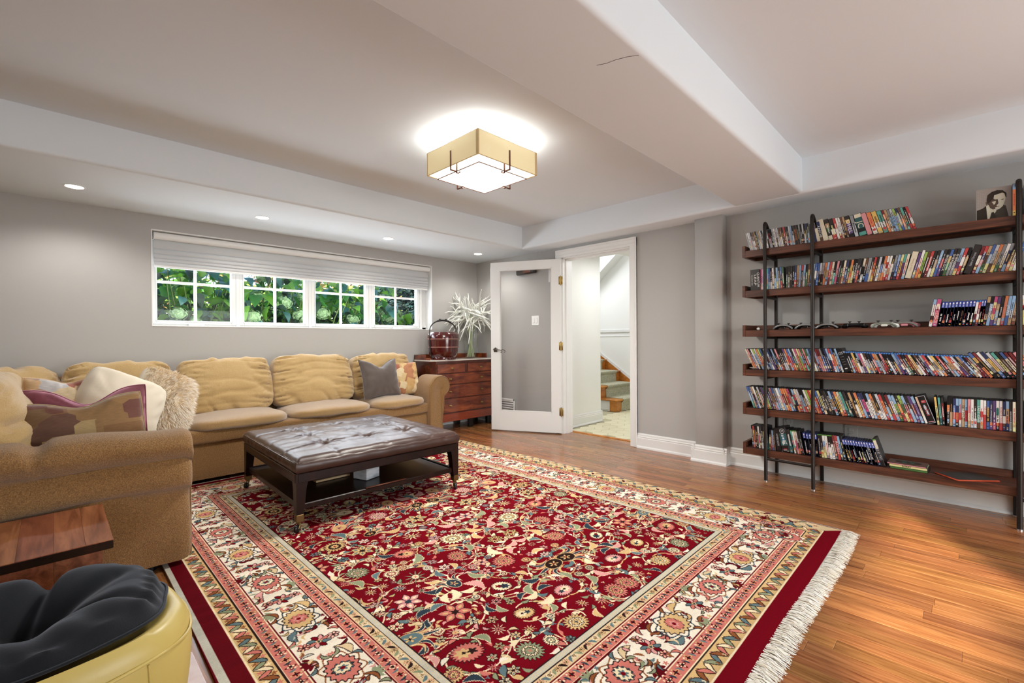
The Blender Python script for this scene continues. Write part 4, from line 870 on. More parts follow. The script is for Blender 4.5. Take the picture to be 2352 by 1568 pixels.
# ------------------------------------------------------------------ leather ottoman on casters
def ottoman():
    rz = math.radians(-1.9); t = thing('leather_ottoman', 'square tufted brown leather ottoman coffee table on casters', 'ottoman', (1.52, 3.165, .012), rz)
    H2, F2 = .555, .545
    btn = [(bx*.285, by*.275) for bx in (-1, 0, 1) for by in (-1, 0, 1)]
    n = 96; g = np.sign(np.linspace(-1, 1, n))*np.abs(np.linspace(-1, 1, n))**.85; U, V = np.meshgrid(g, g, indexing='ij'); X, Y = U*H2, V*(H2+.005)
    e = np.clip((1-np.abs(U)**14)*(1-np.abs(V)**14), 0, 1); Z = .414+.026*(1-U**2)*(1-V**2)
    for bx, by in btn:
        r = np.hypot(X-bx, Y-by); th = np.arctan2(Y-by, X-bx); Z = Z-.030*np.exp(-(r/.022)**1.2)-.005*np.exp(-(r/.08)**2); Z = Z+.0045*np.sin(th*9+bx*31+by*17)*np.exp(-((r-.06)/.05)**2)
    def crease(x0, y0, x1, y1, dep=.007, w=.008):
        dep *= 1.15
        nonlocal Z
        L = math.hypot(x1-x0, y1-y0); s = ((X-x0)*(x1-x0)+(Y-y0)*(y1-y0))/L; q = (-(X-x0)*(y1-y0)+(Y-y0)*(x1-x0))/L; q = q+.010*np.sin(s*17)
        Z = Z-dep*np.exp(-(q/w)**2)*((s > 0) & (s < L))*np.clip(np.minimum(s, L-s)/.04+.5, 0, 1)
    for i in range(3):
        for j in range(3):
            bx, by = btn[i*3+j]
            if i < 2: crease(bx, by, bx+.285, by, .005)
            if j < 2: crease(bx, by, bx, by+.275, .004)
    for by in (-.275, 0, .275): crease(-.285, by, -.56, by*1.15, .008); crease(.285, by, .56, by*1.15, .006)
    for bx in (-.285, 0, .285): crease(bx, -.275, bx*1.15, -.56, .006); crease(bx, .275, bx*1.15, .56, .006)
    P3 = np.stack([X*6, Y*18, X*0], -1); Z = Z+.0022*fbm(P3, 5, 3)*e; Z = Z+.0015*fbm(np.stack([X*30, Y*9, X*0], -1), 8, 2)*e
    zs = .392+.002*np.sin(X*40)+.002*np.sin(Y*37); Z = zs+(Z-zs)*np.clip((1-np.maximum(np.abs(U), np.abs(V)))/.06, 0, 1)**.55
    rad = np.maximum(np.abs(U), np.abs(V)); mb = MB(); mb.grid(np.stack([X*(1-.012*rad**20), Y*(1-.012*rad**20), Z], -1))
    ring = [(i, 0) for i in range(n)]+[(n-1, j) for j in range(1, n)]+[(i, n-1) for i in range(n-2, -1, -1)]+[(0, j) for j in range(n-2, 0, -1)]
    k = len(ring); rows = []
    for lv, (z, o) in enumerate(((.392, 0), (.386, .008), (.368, .014), (.348, .013), (.330, .006), (.324, -.02))):
        row = []
        for q, (i, j) in enumerate(ring):
            x, y = X[i, j]*.988, Y[i, j]*.988; m = max(abs(U[i, j]), abs(V[i, j])); wv = .0035*float(vnoise(np.array([x*26, y*26, z*14]), 3))
            l = math.hypot(x, y); sx = (abs(U[i, j]) > .999)*math.copysign(1, x); sy = (abs(V[i, j]) > .999)*math.copysign(1, y); f = .75 if sx and sy else 1
            row.append((x+sx*f*(o+wv*(lv > 0)), y+sy*f*(o+wv*(lv > 0)), Z[i, j] if lv == 0 else z))
        rows.append(row)
    P = np.array(rows); P = np.concatenate([P, P[:, :1]], 1); mb.grid(P, flip=False)
    obj('cushion', mb, M['leather'], t, 70)
    mb = MB(); c = H2*.988+.010; pts = [(x, y, .386) for x, y in [(s*c, -c) for s in np.linspace(-.97, .97, 24)]+[(c, s*c) for s in np.linspace(-.97, .97, 24)]+[(-s*c, c) for s in np.linspace(-.97, .97, 24)]+[(-c, -s*c) for s in np.linspace(-.97, .97, 24)]]
    mb.tube(pts+pts[:1], .003, 6); obj('welt', mb, M['leather'], t, 60)
    for bx, by in btn:
        mb = MB(); i, j = np.argmin(np.abs(g*H2-bx)), np.argmin(np.abs(g*(H2+.005)-by)); mb.ball((bx, by, float(Z[i, j])+.0035), .011, .011, .006, 12, 7); obj('button', mb, M['leather'], t, 60)
    mb = MB(); a = F2
    for s in (-1, 1):
        mb.box(-a, a, s*a-.012, s*a+.012, .274, .326, .003); mb.box(s*a-.012, s*a+.012, -a, a, .274, .326, .003)
        mb.box(-a+.04, a-.04, s*(a+.0125)-.002, s*(a+.0125)+.002, .281, .285); mb.box(s*(a+.0125)-.002, s*(a+.0125)+.002, -a+.04, a-.04, .281, .285)
    mb.box(-a, a, -a, a, .305, .325); obj('apron', mb, M['darkwood'], t, 30)
    mb = MB(); b = F2-.02; mb.box(-b, b, -b, b, .128, .143, .002)
    for s in (-1, 1): mb.box(-b, b, s*b-.014, s*b+.014, .118, .150, .004); mb.box(s*b-.014, s*b+.014, -b, b, .118, .150, .004)
    obj('lower_shelf', mb, M['darkwood'], t, 30)
    mb = MB(); mb.box(-.14, .14, -b-.016, -b+.004, .1495, .156, .002); obj('shelf_edge_strip', mb, M['bronze'], t)
    for sx in (-1, 1):
        for sy in (-1, 1):
            x, y = sx*(F2-.022), sy*(F2-.022); mb = MB(); ts = .028; bs = .019
            v = []
            for z, h in ((.326, .032), (.274, .032), (.245, ts), (.075, bs)): v += [(x+sx*(.032-h)*.9-h, y+sy*(.032-h)*.9-h, z), (x+sx*(.032-h)*.9+h, y+sy*(.032-h)*.9-h, z), (x+sx*(.032-h)*.9+h, y+sy*(.032-h)*.9+h, z), (x+sx*(.032-h)*.9-h, y+sy*(.032-h)*.9+h, z)]
            F = [(0, 1, 2, 3), (15, 14, 13, 12)]+[(4*l+(q+1) % 4, 4*l+q, 4*l+4+q, 4*l+4+(q+1) % 4) for l in range(3) for q in range(4)]
            mb.add(v, F); obj('leg', mb, M['darkwood'], t, 30)
            xo, yo = x+sx*.0118, y+sy*.0118
            mb = MB(); mb.box(xo-.0205, xo+.0205, yo-.0205, yo+.0205, .058, .098, .002); mb.cyl((xo, yo, .062), (xo, yo, .045), .012); obj('leg_cap', mb, M['antbrass'], t, 30)
            mb = MB(); a_ = .9+sx*.3; dx_, dy_ = math.cos(a_), math.sin(a_)
            wx, wy = xo-.016*dx_, yo-.016*dy_
            for s in (-1, 1):
                R0 = Vector((-dy_*s*.011, dx_*s*.011, 0)); mb.tube([Vector((xo, yo, .052))+R0*.8, Vector((xo-.006*dx_, yo-.006*dy_, .042))+R0, Vector((wx, wy, .022))+R0], .004, 6)
            obj('caster_fork', mb, M['antbrass'], t, 60)
            mb = MB(); R = Matrix.Translation((wx, wy, .0215)) @ Matrix(((dx_, -dy_, 0, 0), (dy_, dx_, 0, 0), (0, 0, 1, 0), (0, 0, 0, 1))) @ Matrix.Rotation(PI/2, 4, 'X')
            mb.lathe([(.004, -.010), (.018, -.009), (.0212, -.006), (.0212, .006), (.018, .009), (.004, .010)], n=22, M=R); obj('caster_wheel', mb, M['black'], t, 40)
ottoman()
t = thing('tissue_box', 'marble-patterned tissue box on the lower shelf of the ottoman', 'box', (1.49, 2.87, .157), .32)
mb = MB(); mb.box(-.06, .06, -.06, .06, 0, .125, .003); obj('carton', mb, M['marble'], t, 30)
mb = MB(); mb.lathe([(.034, .1255), (.035, .1268), (.0, .1262)], n=24, ry=.55); obj('slot', mb, M['black'], t, 40)
tag(obj('magazine', (lambda b: (b.box(1.20, 1.43, 2.985, 3.20, .1575, .171, .002), b)[1])(MB()), mat('tan_paper', 'B79A74', .7), None, 30), 'tan magazine lying beside the tissue box on the lower ottoman shelf', 'magazine')

# ------------------------------------------------------------------ pouf under a black fleece cover
def pouf():
    c = (-.075, 1.675); t = thing('oval_pouf', 'yellow leatherette pouf with a black fleece seat cover in the corner', 'pouf', (c[0], c[1], 0))
    HX, HY = .365, .245
    def sq(a, r, k=1.0):                                                   # rounded oblong outline
        ca, sa = math.cos(a), math.sin(a); q = (abs(ca)**2.7+abs(sa)**2.7)**(-1/2.7)
        return r*q*HX*ca, r*q*HY*sa
    prof = [(.80, 0.0), (.90, .012), (.955, .06), (.985, .14), (.995, .21), (.985, .25), (.965, .285), (.93, .312), (.88, .325), (.82, .318), (.75, .29), (.5, .262), (.02, .255)]
    n = 96; P = np.array([[(*sq(2*PI*j/n, r+.006*math.sin(9*2*PI*j/n+z*9)), z) for j in range(n)] for r, z in prof]); P = np.concatenate([P, P[:, :1]], 1)
    mb = MB(); mb.grid(P, flip=True); obj('body', mb, M['yellow'], t, 60)
    mb = MB(); mb.tube([(*sq(a, .986), .263+.004*math.sin(5*a)) for a in np.linspace(0, 2*PI, 97)], .0042, 6); obj('piping', mb, M['yellow'], t, 60)
    for a in np.radians((-52, 5, 60, 120, 180, 235)): mb = MB(); mb.tube([(*sq(a, r+.003), z) for r, z in ((.957, .05), (.987, .14), (.998, .21), (.988, .26))], .0026, 5); obj('seam', mb, M['yellow'], t, 60)
    nr, na = 48, 170; P = np.zeros((nr, na+1, 3))
    for j in range(na+1):
        a = 2*PI*j/na; k_ = .865+.02*math.sin(3*a+1)+.012*math.sin(8*a)
        for i, u in enumerate(np.linspace(0, 1, nr)):
            x, y = sq(a, max(u, .002)*k_); r = math.hypot(x, y)
            z = .350+.062*math.sin(min(1, u/.80)*PI*.5)**1.3*max(0, 1-(max(0, u-.60)/.40)**2.2)
            z += .030*max(0, math.sin(a))*u*(1-max(0, u-.85)/.15)
            z -= .055*math.exp(-((x-.045)**2/.006+(y-.0)**2/.006))                 # sunken middle
            for (ax_, dep, w0, u0, u1) in ((1.25, .050, .018, .05, .97), (2.75, .020, .022, .1, .85), (2.35, .014, .03, .15, .9), (3.35, .018, .024, .1, .9), (.35, .016, .035, .1, .8), (-.45, .020, .025, .15, .97), (-1.3, .022, .030, .2, .97), (4.2, .018, .035, .2, .95), (5.35, .012, .03, .4, .99)):
                dd = (a-ax_+PI) % (2*PI)-PI; q = r*math.sin(dd) if abs(dd) < 1.4 else 9
                z -= dep*math.exp(-(q/w0)**2)*max(0, min(1, (u-u0)/.15, (u1-u)/.12))
            z += .010*float(vnoise(np.array([x*11, y*11, 1.5]), 4))*min(1, u*2)*(1 if u < .9 else .4)
            z += .009*math.sin(a*24+3*math.sin(a*3))*max(0, min(1, (u-.82)/.1, (1-u)/.07))
            if u > .92: z = z+(.333-z)*((u-.92)/.08)**1.2
            P[i, j] = (x-.012, y+.010, max(z, .332 if u > .9 else .29))
    mb = MB(); mb.grid(P); obj('seat_cover', mb, M['blackcloth'], t, 70)
    mb = MB(); mb.tube([tuple(P[nr-1, j]+np.array([0, 0, .002])) for j in range(na+1)], .0045, 6); obj('cover_hem', mb, M['blackcloth'], t, 60)
pouf()
mb = MB(); mb.box(-.9, .335, .9, 1.90, .0005, .008, .003); tag(obj('floor_patch', mb, mat('pale_pink_patch', 'D9CDD0', .9, mottle=[(30, .5, 'C8B4BA')]), None, 30), 'pale pinkish grey floor mat peeking out under the yellow pouf', 'mat')  # thin pale slab laid over the floor by the pouf

# ------------------------------------------------------------------ side table
def side_table():
    t = thing('side_table', 'low butcher-block wooden side table standing against the near end of the sofa', 'side table', (-.16, 2.33, 0))
    xs = [-.515, -.36, -.21, -.085, .0, .075, .145]
    for i, (a, b) in enumerate(zip(xs, xs[1:])):
        mb = MB(); c = (rr.random(), rr.random(), 0); mb.box(a+.0001, b-.0001, 2.075, 2.565, .375, .402, .0006, c); wpart('board', mb, M['tablewood'], t, None)
    mb = MB(); c = (.1, .3, 0); mb.box(-.515, .145, 2.073, 2.100, .372, .3995, .002, c); wpart('front_edge', mb, M['darkwood'], t, 30)
    xs = [-.47, -.30, -.13, .0, .125]
    for i, (a, b) in enumerate(zip(xs, xs[1:])):
        mb = MB(); c = (rr.random(), rr.random(), 0); sl = .02 if i == 3 else 0
        mb.prism([(a+.0005, .0), (b-.0005-sl, .0), (b-.0005, .374), (a+.0005, .374)], 2.16, 2.185, 1, c); wpart('front_panel', mb, M['tablewood'], t, None)
    mb = MB(); mb.box(.09, .113, 2.19, 2.54, 0, .374, .002, (.4, .5, 0)); mb.box(-.48, -.455, 2.19, 2.54, 0, .374, .002, (.4, .5, 0)); wpart('side_panel', mb, M['tablewood'], t, None)
side_table()

# ------------------------------------------------------------------ dresser with its basket and vase
def dresser():
    t = thing('dresser', 'mahogany dresser with five brass-knobbed drawers and a marble top in the corner', 'dresser', (3.56, 4.52, 0))
    x0, x1, y0, y1 = 3.075, 4.055, 4.335, 4.715; D = M['dresserdark']
    mb = MB(); mb.prism([(x0, y1), (x0, y0+.05), (x0+.045, y0), (x1-.045, y0), (x1, y0+.05), (x1, y1)], .205, .812, 2); wpart('carcass', mb, D, t, 30)
    mb = MB(); mb.prism([(x0-.012, y1), (x0-.012, y0+.04), (x0+.035, y0-.014), (x1-.035, y0-.014), (x1, y0+.04), (x1, y1)], .812, .832, 2); wpart('top_moulding', mb, D, t, 30)
    mb = MB(); mb.prism([(x0+.002, y1), (x0+.002, y0+.05), (x0+.05, y0-.006), (x1-.05, y0-.006), (x1-.002, y0+.05), (x1-.002, y1)], .832, .845, 2); wpart('marble_top', mb, M['marbletop'], t, 30)
    mb = MB(); mb.box(x0, x1, y1-.018, y1, .845, .905, .003); mb.box(x0, x0+.018, y0+.16, y1, .845, .905, .003); mb.box(x0, x0+.018, y0+.06, y0+.17, .845, .868, .004); mb.box(x1-.018, x1, y0+.16, y1, .845, .905, .003); wpart('gallery_rail', mb, M['dresser'], t, 30)
    mb = MB(); mb.prism([(x0-.008, y1), (x0-.008, y0+.045), (x0+.04, y0-.01), (x1-.04, y0-.01), (x1-.002, y0+.045), (x1-.002, y1)], .115, .200, 2); mb.box(x0+.03, x1-.03, y0-.014, y0, .198, .207, .003); wpart('plinth', mb, mat('plinth_mahogany', '8A3A20', .25, coat=.5, mottle=[(5, .5, '6E2A16')], stretch=(1, 5, 5)), t, 30)
    for fx in (x0+.06, x1-.1, (x0+x1)/2+.09):
        for fy in (y0+.04, y1-.08): mb = MB(); mb.box(fx, fx+.06, fy, fy+.05, 0, .116, .004); wpart('foot', mb, M['black'], t, 30)
    rows = [(.690, .795), (.555, .678), (.392, .543), (.222, .380)]
    for k, (z0, z1) in enumerate(rows):
        cols = [(x0+.06, 3.545), (3.590, x1-.06)] if k == 0 else [(x0+.06, x1-.06)]
        for a, b in cols:
            mb = MB(); mb.box(a, b, y0-.010, y0+.01, z0, z1, .004); dr = wpart('drawer', mb, M['dresser'], t, 30)
            mb = MB(); mb.box(a-.004, b+.004, y0-.007, y0+.005, z1-.001, z1+.004, .001); mb.box(a-.004, b+.004, y0-.007, y0+.005, z0-.004, z0+.001, .001); wpart('cock_bead', mb, D, dr)
            kx = [(a+b)/2] if k == 0 else [3.315, 3.80]
            for x in kx:
                x = {0: x}.get(1, x); mb = MB(); z = (z0+z1)/2
                R = Matrix.Translation((x, y0-.010, z)) @ Matrix.Rotation(PI/2, 4, 'X'); mb.lathe([(.011, 0), (.011, .003), (.005, .006), (.005, .012), (.011, .018), (.012, .023), (.008, .028), (0, .029)], n=18, M=R); wpart('knob', mb, M['brass'], dr, 60)
    for k in range(3):
        z = (rows[k][0]+rows[k+1][1])/2; mb = MB(); mb.box(x0+.03, x1-.03, y0-.009, y0, z-.004, z+.004, .003); wpart('drawer_rail', mb, D, t, 30)
dresser()
def basket():
    c = (3.315, 4.455, .8455); t = thing('lidded_basket', 'round dark red lacquered lidded carrier with a tall black hoop handle on the dresser', 'basket', c)
    obj('body', (lambda b: (b.lathe([(.128, .012), (.150, .04), (.166, .055), (.176, .10), (.184, .18), (.186, .235)], n=48), b)[1])(MB()), M['lacquer'], t, 50)
    obj('foot_ring', (lambda b: (b.lathe([(.148, 0), (.150, .006), (.143, .03), (.135, .045), (.10, .046)], n=48), b)[1])(MB()), M['lacquer'], t, 50)
    obj('lid', (lambda b: (b.lathe([(.188, .236), (.188, .255), (.186, .300), (.176, .312), (.160, .316), (.157, .325), (.150, .328), (0, .329)], n=48), b)[1])(MB()), M['lacquer'], t, 50)
    for z, r in ((.150, .1835), (.246, .1895)): obj('rim_band', (lambda b: (b.lathe([(r-.003, z-.007), (r+.003, z-.005), (r+.003, z+.005), (r-.003, z+.007)], n=48), b)[1])(MB()), M['lacquerrim'], t, 50)
    pts = [(-.158, 0, .02), (-.182, 0, .07), (-.194, 0, .17), (-.197, 0, .28), (-.195, 0, .345)]+[(-.195*math.cos(a), 0, .345+.125*math.sin(a)) for a in np.linspace(.15, PI-.15, 18)]+[(.195, 0, .345), (.197, 0, .28), (.194, 0, .17), (.182, 0, .07), (.158, 0, .02)]
    mb = MB(); mb.tube(pts, [.007]*5+[.007+.004*(1 if 5 < i < 13 else 0) for i in range(18)]+[.007]*5, 8); obj('handle', mb, M['cane'], t, 60)
    mb = MB()
    for sx in (-1, 1): mb.ball((sx*.052, 0, .482), .012, .009, .006, 10, 6); mb.ball((sx*.036, 0, .484), .006, .006, .006, 8, 5)
    obj('handle_stud', mb, M['cane'], t, 60)
basket()
def vase():
    c = (3.82, 4.545, .8455); t = thing('glass_vase', 'tall flared clear glass vase on the dresser beside the door', 'vase', c)
    obj('glass', (lambda b: (b.lathe([(.066, 0), (.070, .004), (.074, .06), (.088, .22), (.112, .43), (.109, .43), (.085, .22), (.071, .06), (.066, .012), (0, .012)], n=40), b)[1])(MB()), M['vase'], t, 60)
    R = random.Random(12); heads = []
    for k in range(9):
        a = 2*PI*k/9+R.uniform(-.2, .2); s = thing('white_flower', 'spidery white artificial flower, one of the bunch standing in the glass vase', 'flower', (c[0], c[1], c[2]+.014), 0, 'white flowers in the glass vase')
        b0 = Vector((-.045*math.cos(a), -.045*math.sin(a), .002)); rt = R.uniform(.04, .10); zt = R.uniform(.46, .68)
        b2 = Vector((rt*math.cos(a), rt*math.sin(a), zt)); mb = MB(); mb.tube([b0, b0.lerp(b2, .5)+Vector((0, 0, .02)), b2], [.006, .0055, .005], 7); obj('stem', mb, M['vstem'], s, 60)
        mb = MB(); base = b2; n = 13
        for q in range(n):
            aa = a+R.uniform(-1.9, 1.9); up = R.uniform(-.7, .95); d = Vector((math.cos(aa)*(1.1-abs(up)*.5), math.sin(aa)*(1.1-abs(up)*.5), up)).normalized(); L_ = R.uniform(.17, .32)
            droop = R.uniform(.0, .8)*(1 if up < .6 else .1); pts = []
            cur = Vector((R.uniform(-1, 1), R.uniform(-1, 1), R.uniform(-1, 1)))*.075
            for i in range(7):
                s_ = i/6; p = base+d*L_*s_+Vector((0, 0, -droop*L_*s_**2.2))+cur*math.sin(s_*5)*s_; p.y = min(p.y, YB-c[1]-.02); p.x = min(p.x, XR-c[0]-.02); pts.append(p)
            mb.tube(pts, [.005, .0085, .009, .0088, .008, .0065, .003], 5)
        stuff(obj('petals', mb, M['petal'], s, 60))
vase()

# ------------------------------------------------------------------ glazed door, open into the room
def door():
    hinge = Vector((XR-.006, 3.272, 0)); free = Vector((3.712, 4.035, 0)); dv = (free-hinge).normalized(); Lw = .845
    e = bpy.data.objects.new('door_1', None); C.objects.link(e); e.location = hinge; e.rotation_euler = (0, 0, math.atan2(dv.y, dv.x)); e['kind'] = 'structure'
    th = .036; h0, h1 = .012, 1.992
    # local x runs along the leaf, +y points to the room side
    mb = MB(); s0, s1 = .105, .11; y0, y1 = 0, th
    for b in ((0, s0, h0, h1), (Lw-s1, Lw, h0, h1)): mb.box(b[0], b[1], y0, y1, b[2], b[3], .002)
    mb.box(s0-.001, Lw-s1+.001, y0+.0002, y1-.0002, h0, h0+.225, .001); mb.box(s0-.001, Lw-s1+.001, y0+.0002, y1-.0002, h1-.095, h1, .001)
    lf = obj('door_leaf', mb, M['trim'], e, 30)
    mb = MB()
    for yy in (y1-.006, y0-.001):
        for b in ((s0, s0+.010, h0+.225, h1-.095), (Lw-s1-.010, Lw-s1, h0+.225, h1-.095)): mb.box(b[0], b[1], yy, yy+.007, b[2], b[3], .002)
        for z in (h0+.225, h1-.105): mb.box(s0, Lw-s1, yy, yy+.007, z, z+.010, .002)
    obj('glazing_bead', mb, M['trim'], lf, 30)
    mb = MB(); mb.box(s0, Lw-s1, .016, .020, h0+.225, h1-.095); obj('pane', mb, M['doorglass'], lf)
    for z in (.255, 1.0, 1.745):
        mb = MB(); mb.cyl((-.002, th+.004, z-.048), (-.002, th+.004, z+.048), .0075, n=12); mb.box(-.024, -.004, th-.002, th+.0015, z-.045, z+.045, .001); mb.box(.0, .022, th-.001, th+.0015, z-.045, z+.045, .001)
        for s in (-1, 1): mb.ball((-.002, th+.004, z+s*.051), .006, .006, .005, 10, 6)
        obj('hinge', mb, M['brass'], lf, 50)
    mb = MB(); zc = .958; xc = Lw-.058
    for sd, yy in ((1, th), (-1, 0)):
        for k in range(5):
            a = 2*PI*k/5+PI/2; mb.ball((xc+.017*math.cos(a), yy+sd*.004, zc+.017*math.sin(a)), .013, .006, .013, 10, 6)
        mb.ball((xc, yy+sd*.008, zc), .010, .008, .010, 10, 6); mb.cyl((xc, yy, zc), (xc, yy+sd*.034, zc), .007)
        pts = [(xc, yy+sd*.034, zc), (xc-.03, yy+sd*.04, zc+.001), (xc-.06, yy+sd*.042, zc+.002), (xc-.082, yy+sd*.042, zc-.004), (xc-.094, yy+sd*.042, zc-.018), (xc-.088, yy+sd*.042, zc-.030), (xc-.076, yy+sd*.042, zc-.028)]
        mb.tube(pts, [.006, .006, .0055, .005, .0045, .004, .0035], 7)
    obj('lever_handle', mb, mat('pewter', '5A504A', .35, .8), lf, 60)
door()

# fixtures on the right wall seen through the door glass and under the bookcase
def plate(name, label, cat, y0, y1, z0, z1): return thing(name, label, cat, (XR, (y0+y1)/2, (z0+z1)/2))
t = plate('light_switch', 'white double rocker light switch on the wall behind the glass door', 'switch', 3.616, 3.729, 1.25, 1.365)
mb = MB(); mb.box(XR-.006, XR, 3.614, 3.731, 1.248, 1.365, .003); wpart('cover_plate', mb, M['white'], t)
for y in (3.648, 3.697): mb = MB(); mb.box(XR-.010, XR-.004, y-.013, y+.013, 1.275, 1.338, .003); wpart('rocker', mb, M['white'], t)
t = plate('wall_vent', 'white slotted air vent low on the wall behind the glass door', 'vent', 4.03, 4.34, .169, .326)
mb = MB(); mb.box(XR-.012, XR-.006, 4.02, 4.345, .165, .33, .002); mb.box(XR-.008, XR, 4.04, 4.325, .185, .31); wpart('backing', mb, mat('vent_grey', '8A8A88', .6), t)
mb = MB()
for a in ((4.02, 4.345, .165, .187), (4.02, 4.345, .308, .33), (4.02, 4.045, .165, .33), (4.32, 4.345, .165, .33)): mb.box(XR-.016, XR-.009, a[0], a[1], a[2], a[3], .002)
wpart('frame', mb, M['white'], t)
for i in range(4): mb = MB(); z = .205+i*.029; mb.box(XR-.0155, XR-.008, 4.04, 4.325, z, z+.012, .002); wpart('slat', mb, M['white'], t)
t = plate('door_closer', 'dark bar-shaped fixture high on the wall behind the door glass', 'fixture', 3.64, 3.95, 1.872, 1.932)
mb = MB(); mb.box(XR-.055, XR, 3.64, 3.95, 1.872, 1.932, .012); wpart('housing', mb, mat('dark_bronze_box', '241A16', .3), t)
mb = MB(); mb.ball((XR-.056, 3.86, 1.908), .008, .008, .008, 10, 6); mb.box(XR-.058, XR-.053, 3.70, 3.82, 1.884, 1.92, .002); wpart('front_badge', mb, M['bronze'], t)
t = plate('wall_sensor', 'slim white sensor on the wall beside the hinges behind the glass', 'sensor', 3.42, 3.45, 1.76, 1.90); mb = MB(); mb.box(XR-.02, XR, 3.42, 3.452, 1.74, 1.92, .006); wpart('housing', mb, M['white'], t); mb = MB(); mb.box(XR-.022, XR-.016, 3.424, 3.448, 1.745, 1.775, .004); wpart('button', mb, M['white'], t)
for y0, y1, z0, z1, lb in ((.96, 1.03, .365, .435, 'grey wall outlet behind the bottom bookcase shelf near the door end'), (.555, .635, .33, .44, 'grey wall outlet with a plug mark behind the middle of the bottom bookcase shelf')):
    t = plate('wall_outlet', lb, 'outlet', y0, y1, z0, z1); mb = MB(); mb.box(XR-.005, XR, y0, y1, z0, z1, .003); wpart('cover_plate', mb, M['wall'], t)
    for s in (-1, 1): mb = MB(); zc = (z0+z1)/2+s*.02; mb.box(XR-.008, XR-.004, (y0+y1)/2-.016, (y0+y1)/2+.016, zc-.013, zc+.013, .003); wpart('socket', mb, M['wall'], t)

# ------------------------------------------------------------------ bookcase
XS, XW = 3.802, 4.086
SHZ = [1.753, 1.444, 1.1375, .8345, .5355, .2285]
YL, YE = 1.236, -.90
def bookcase():
    t = thing('bookcase', 'six-tier walnut and black metal open bookcase along the wall', 'bookcase', (3.93, .15, 0))
    for z in SHZ:
        mb = MB(); mb.box(XS+.0215, XW-.0195, YE+.0195, YL-.0195, z-.022, z, .0005); mb.box(XS, XS+.022, YE+.0205, YL-.0205, z-.050, z+.0004, .002); s = wpart('shelf', mb, M['walnut'], t, 30)
        mb = MB(); mb.box(XW-.02, XW, YE, YL, z-.046, z+.042, .002); wpart('back_lip', mb, M['walnut'], s, 30)
        for ya, yb in ((YL-.020, YL+.0005), (YE-.0005, YE+.020)): mb = MB(); mb.prism([(XS+.0005, z-.049), (XS+.0005, z+.040), (XW-.021, z+.040), (XW-.021, z-.046)], ya, yb, 1); wpart('end_lip', mb, M['walnut'], s, 30)
    for y in (1.071, .767, -.212, -.516):
        mb = MB(); mb.tube([(3.785, y, 0), (3.785, y, 1.905), (3.787, y, 1.928), (3.795, y, 1.940), (3.81, y, 1.938), (3.93, y, 1.865), (4.068, y, 1.775)], [.0125]*7, 10); wpart('front_post', mb, M['blackmetal'], t, 60)
        mb = MB(); mb.box(4.058, 4.080, y-.011, y+.011, 0, 1.785, .003); wpart('rear_post', mb, M['blackmetal'], t, 30)
        for z in SHZ: mb = MB(); mb.box(3.79, 4.06, y-.009, y+.009, z-.068, z-.0505, .002); wpart('crossbar', mb, M['blackmetal'], t, 30)
        mb = MB(); mb.cyl((3.785, y, 0), (3.785, y, .006), .0135, n=12); mb.box(4.056, 4.082, y-.013, y+.013, 0, .004); wpart('foot_cap', mb, M['chrome'], t, 40)
    for a, b in ((1.071, .767), (-.212, -.516)):
        mb = MB(); mb.tube([(3.785, a, .168), (3.785, b, .166)], .0095, 8); wpart('front_rail', mb, M['blackmetal'], t, 60)
        mb = MB(); mb.box(4.05, 4.072, b, a, SHZ[2]-.066, SHZ[2]-.050); wpart('rear_rail', mb, M['blackmetal'], t, 30)
bookcase()

# ------------------------------------------------------------------ discs, games and books on the shelves, one by one
PAL = {k: tuple((.84*x+.16*sum(y)/3)*.97 for x, y in [(q, lin(v)) for q in lin(v)]) for k, v in dict(k='141214', K='2E2724', w='E6E4E0', c='DDD2B6', g='8A8D90', s='BFC3CB', r='C23030', R='7A1E22', p='D98A90', m='C4407A', o='DE7A38', y='E2B84C', Y='DCD68C', G='3E6A3C', l='9CC24E', t='4FA99A', T='1E5A5C', b='3A62A8', B='26305E', d='86AED4', u='5E3F7C', n='6A4630', N='B89468', x='262222').items()}
CN = dict(k='black', K='charcoal', w='white', c='cream', g='grey', s='silver', r='red', R='dark red', p='pink', m='magenta', o='orange', y='yellow', Y='pale yellow', G='green', l='lime', t='teal', T='dark teal', b='blue', B='navy', d='light blue', u='purple', n='brown', N='tan', x='black')
ORD1 = 'first second third fourth fifth sixth seventh eighth ninth tenth eleventh twelfth thirteenth fourteenth fifteenth sixteenth seventeenth eighteenth nineteenth'.split()
TENS = {2: 'twent', 3: 'thirt', 4: 'fort', 5: 'fift', 6: 'sixt', 7: 'sevent', 8: 'eight', 9: 'ninet'}
def ordinal(n):
    if n < 20: return ORD1[n-1]
    if n > 99: return 'hundredth' if n == 100 else 'hundred-and-'+ordinal(n-100)
    q, r = divmod(n, 10)
    return TENS[q]+('ieth' if r == 0 else 'y-'+ORD1[r-1])
SHN = ['top shelf', 'second shelf down', 'third shelf down', 'fourth shelf down', 'fifth shelf down', 'bottom shelf']
KIND = dict(cd=('disc_jewel_case', 'compact disc case', .142), dvd=('dvd_case', 'film disc case', .134), bd=('blue_film_case', 'blue-topped film case', .134), ps=('game_case', 'blue video game case', .134), xb=('green_game_case', 'green-edged game case', .134), bk=('paperback_book', 'book', .13), bx=('box_set', 'film box set', .138))
BODY = dict(cd='g', dvd='k', bd='B', ps='B', xb='k', bk='c', bx='k')
count = [0]*6; srng = random.Random(11); ps4_curve = None; letter_curves = {}
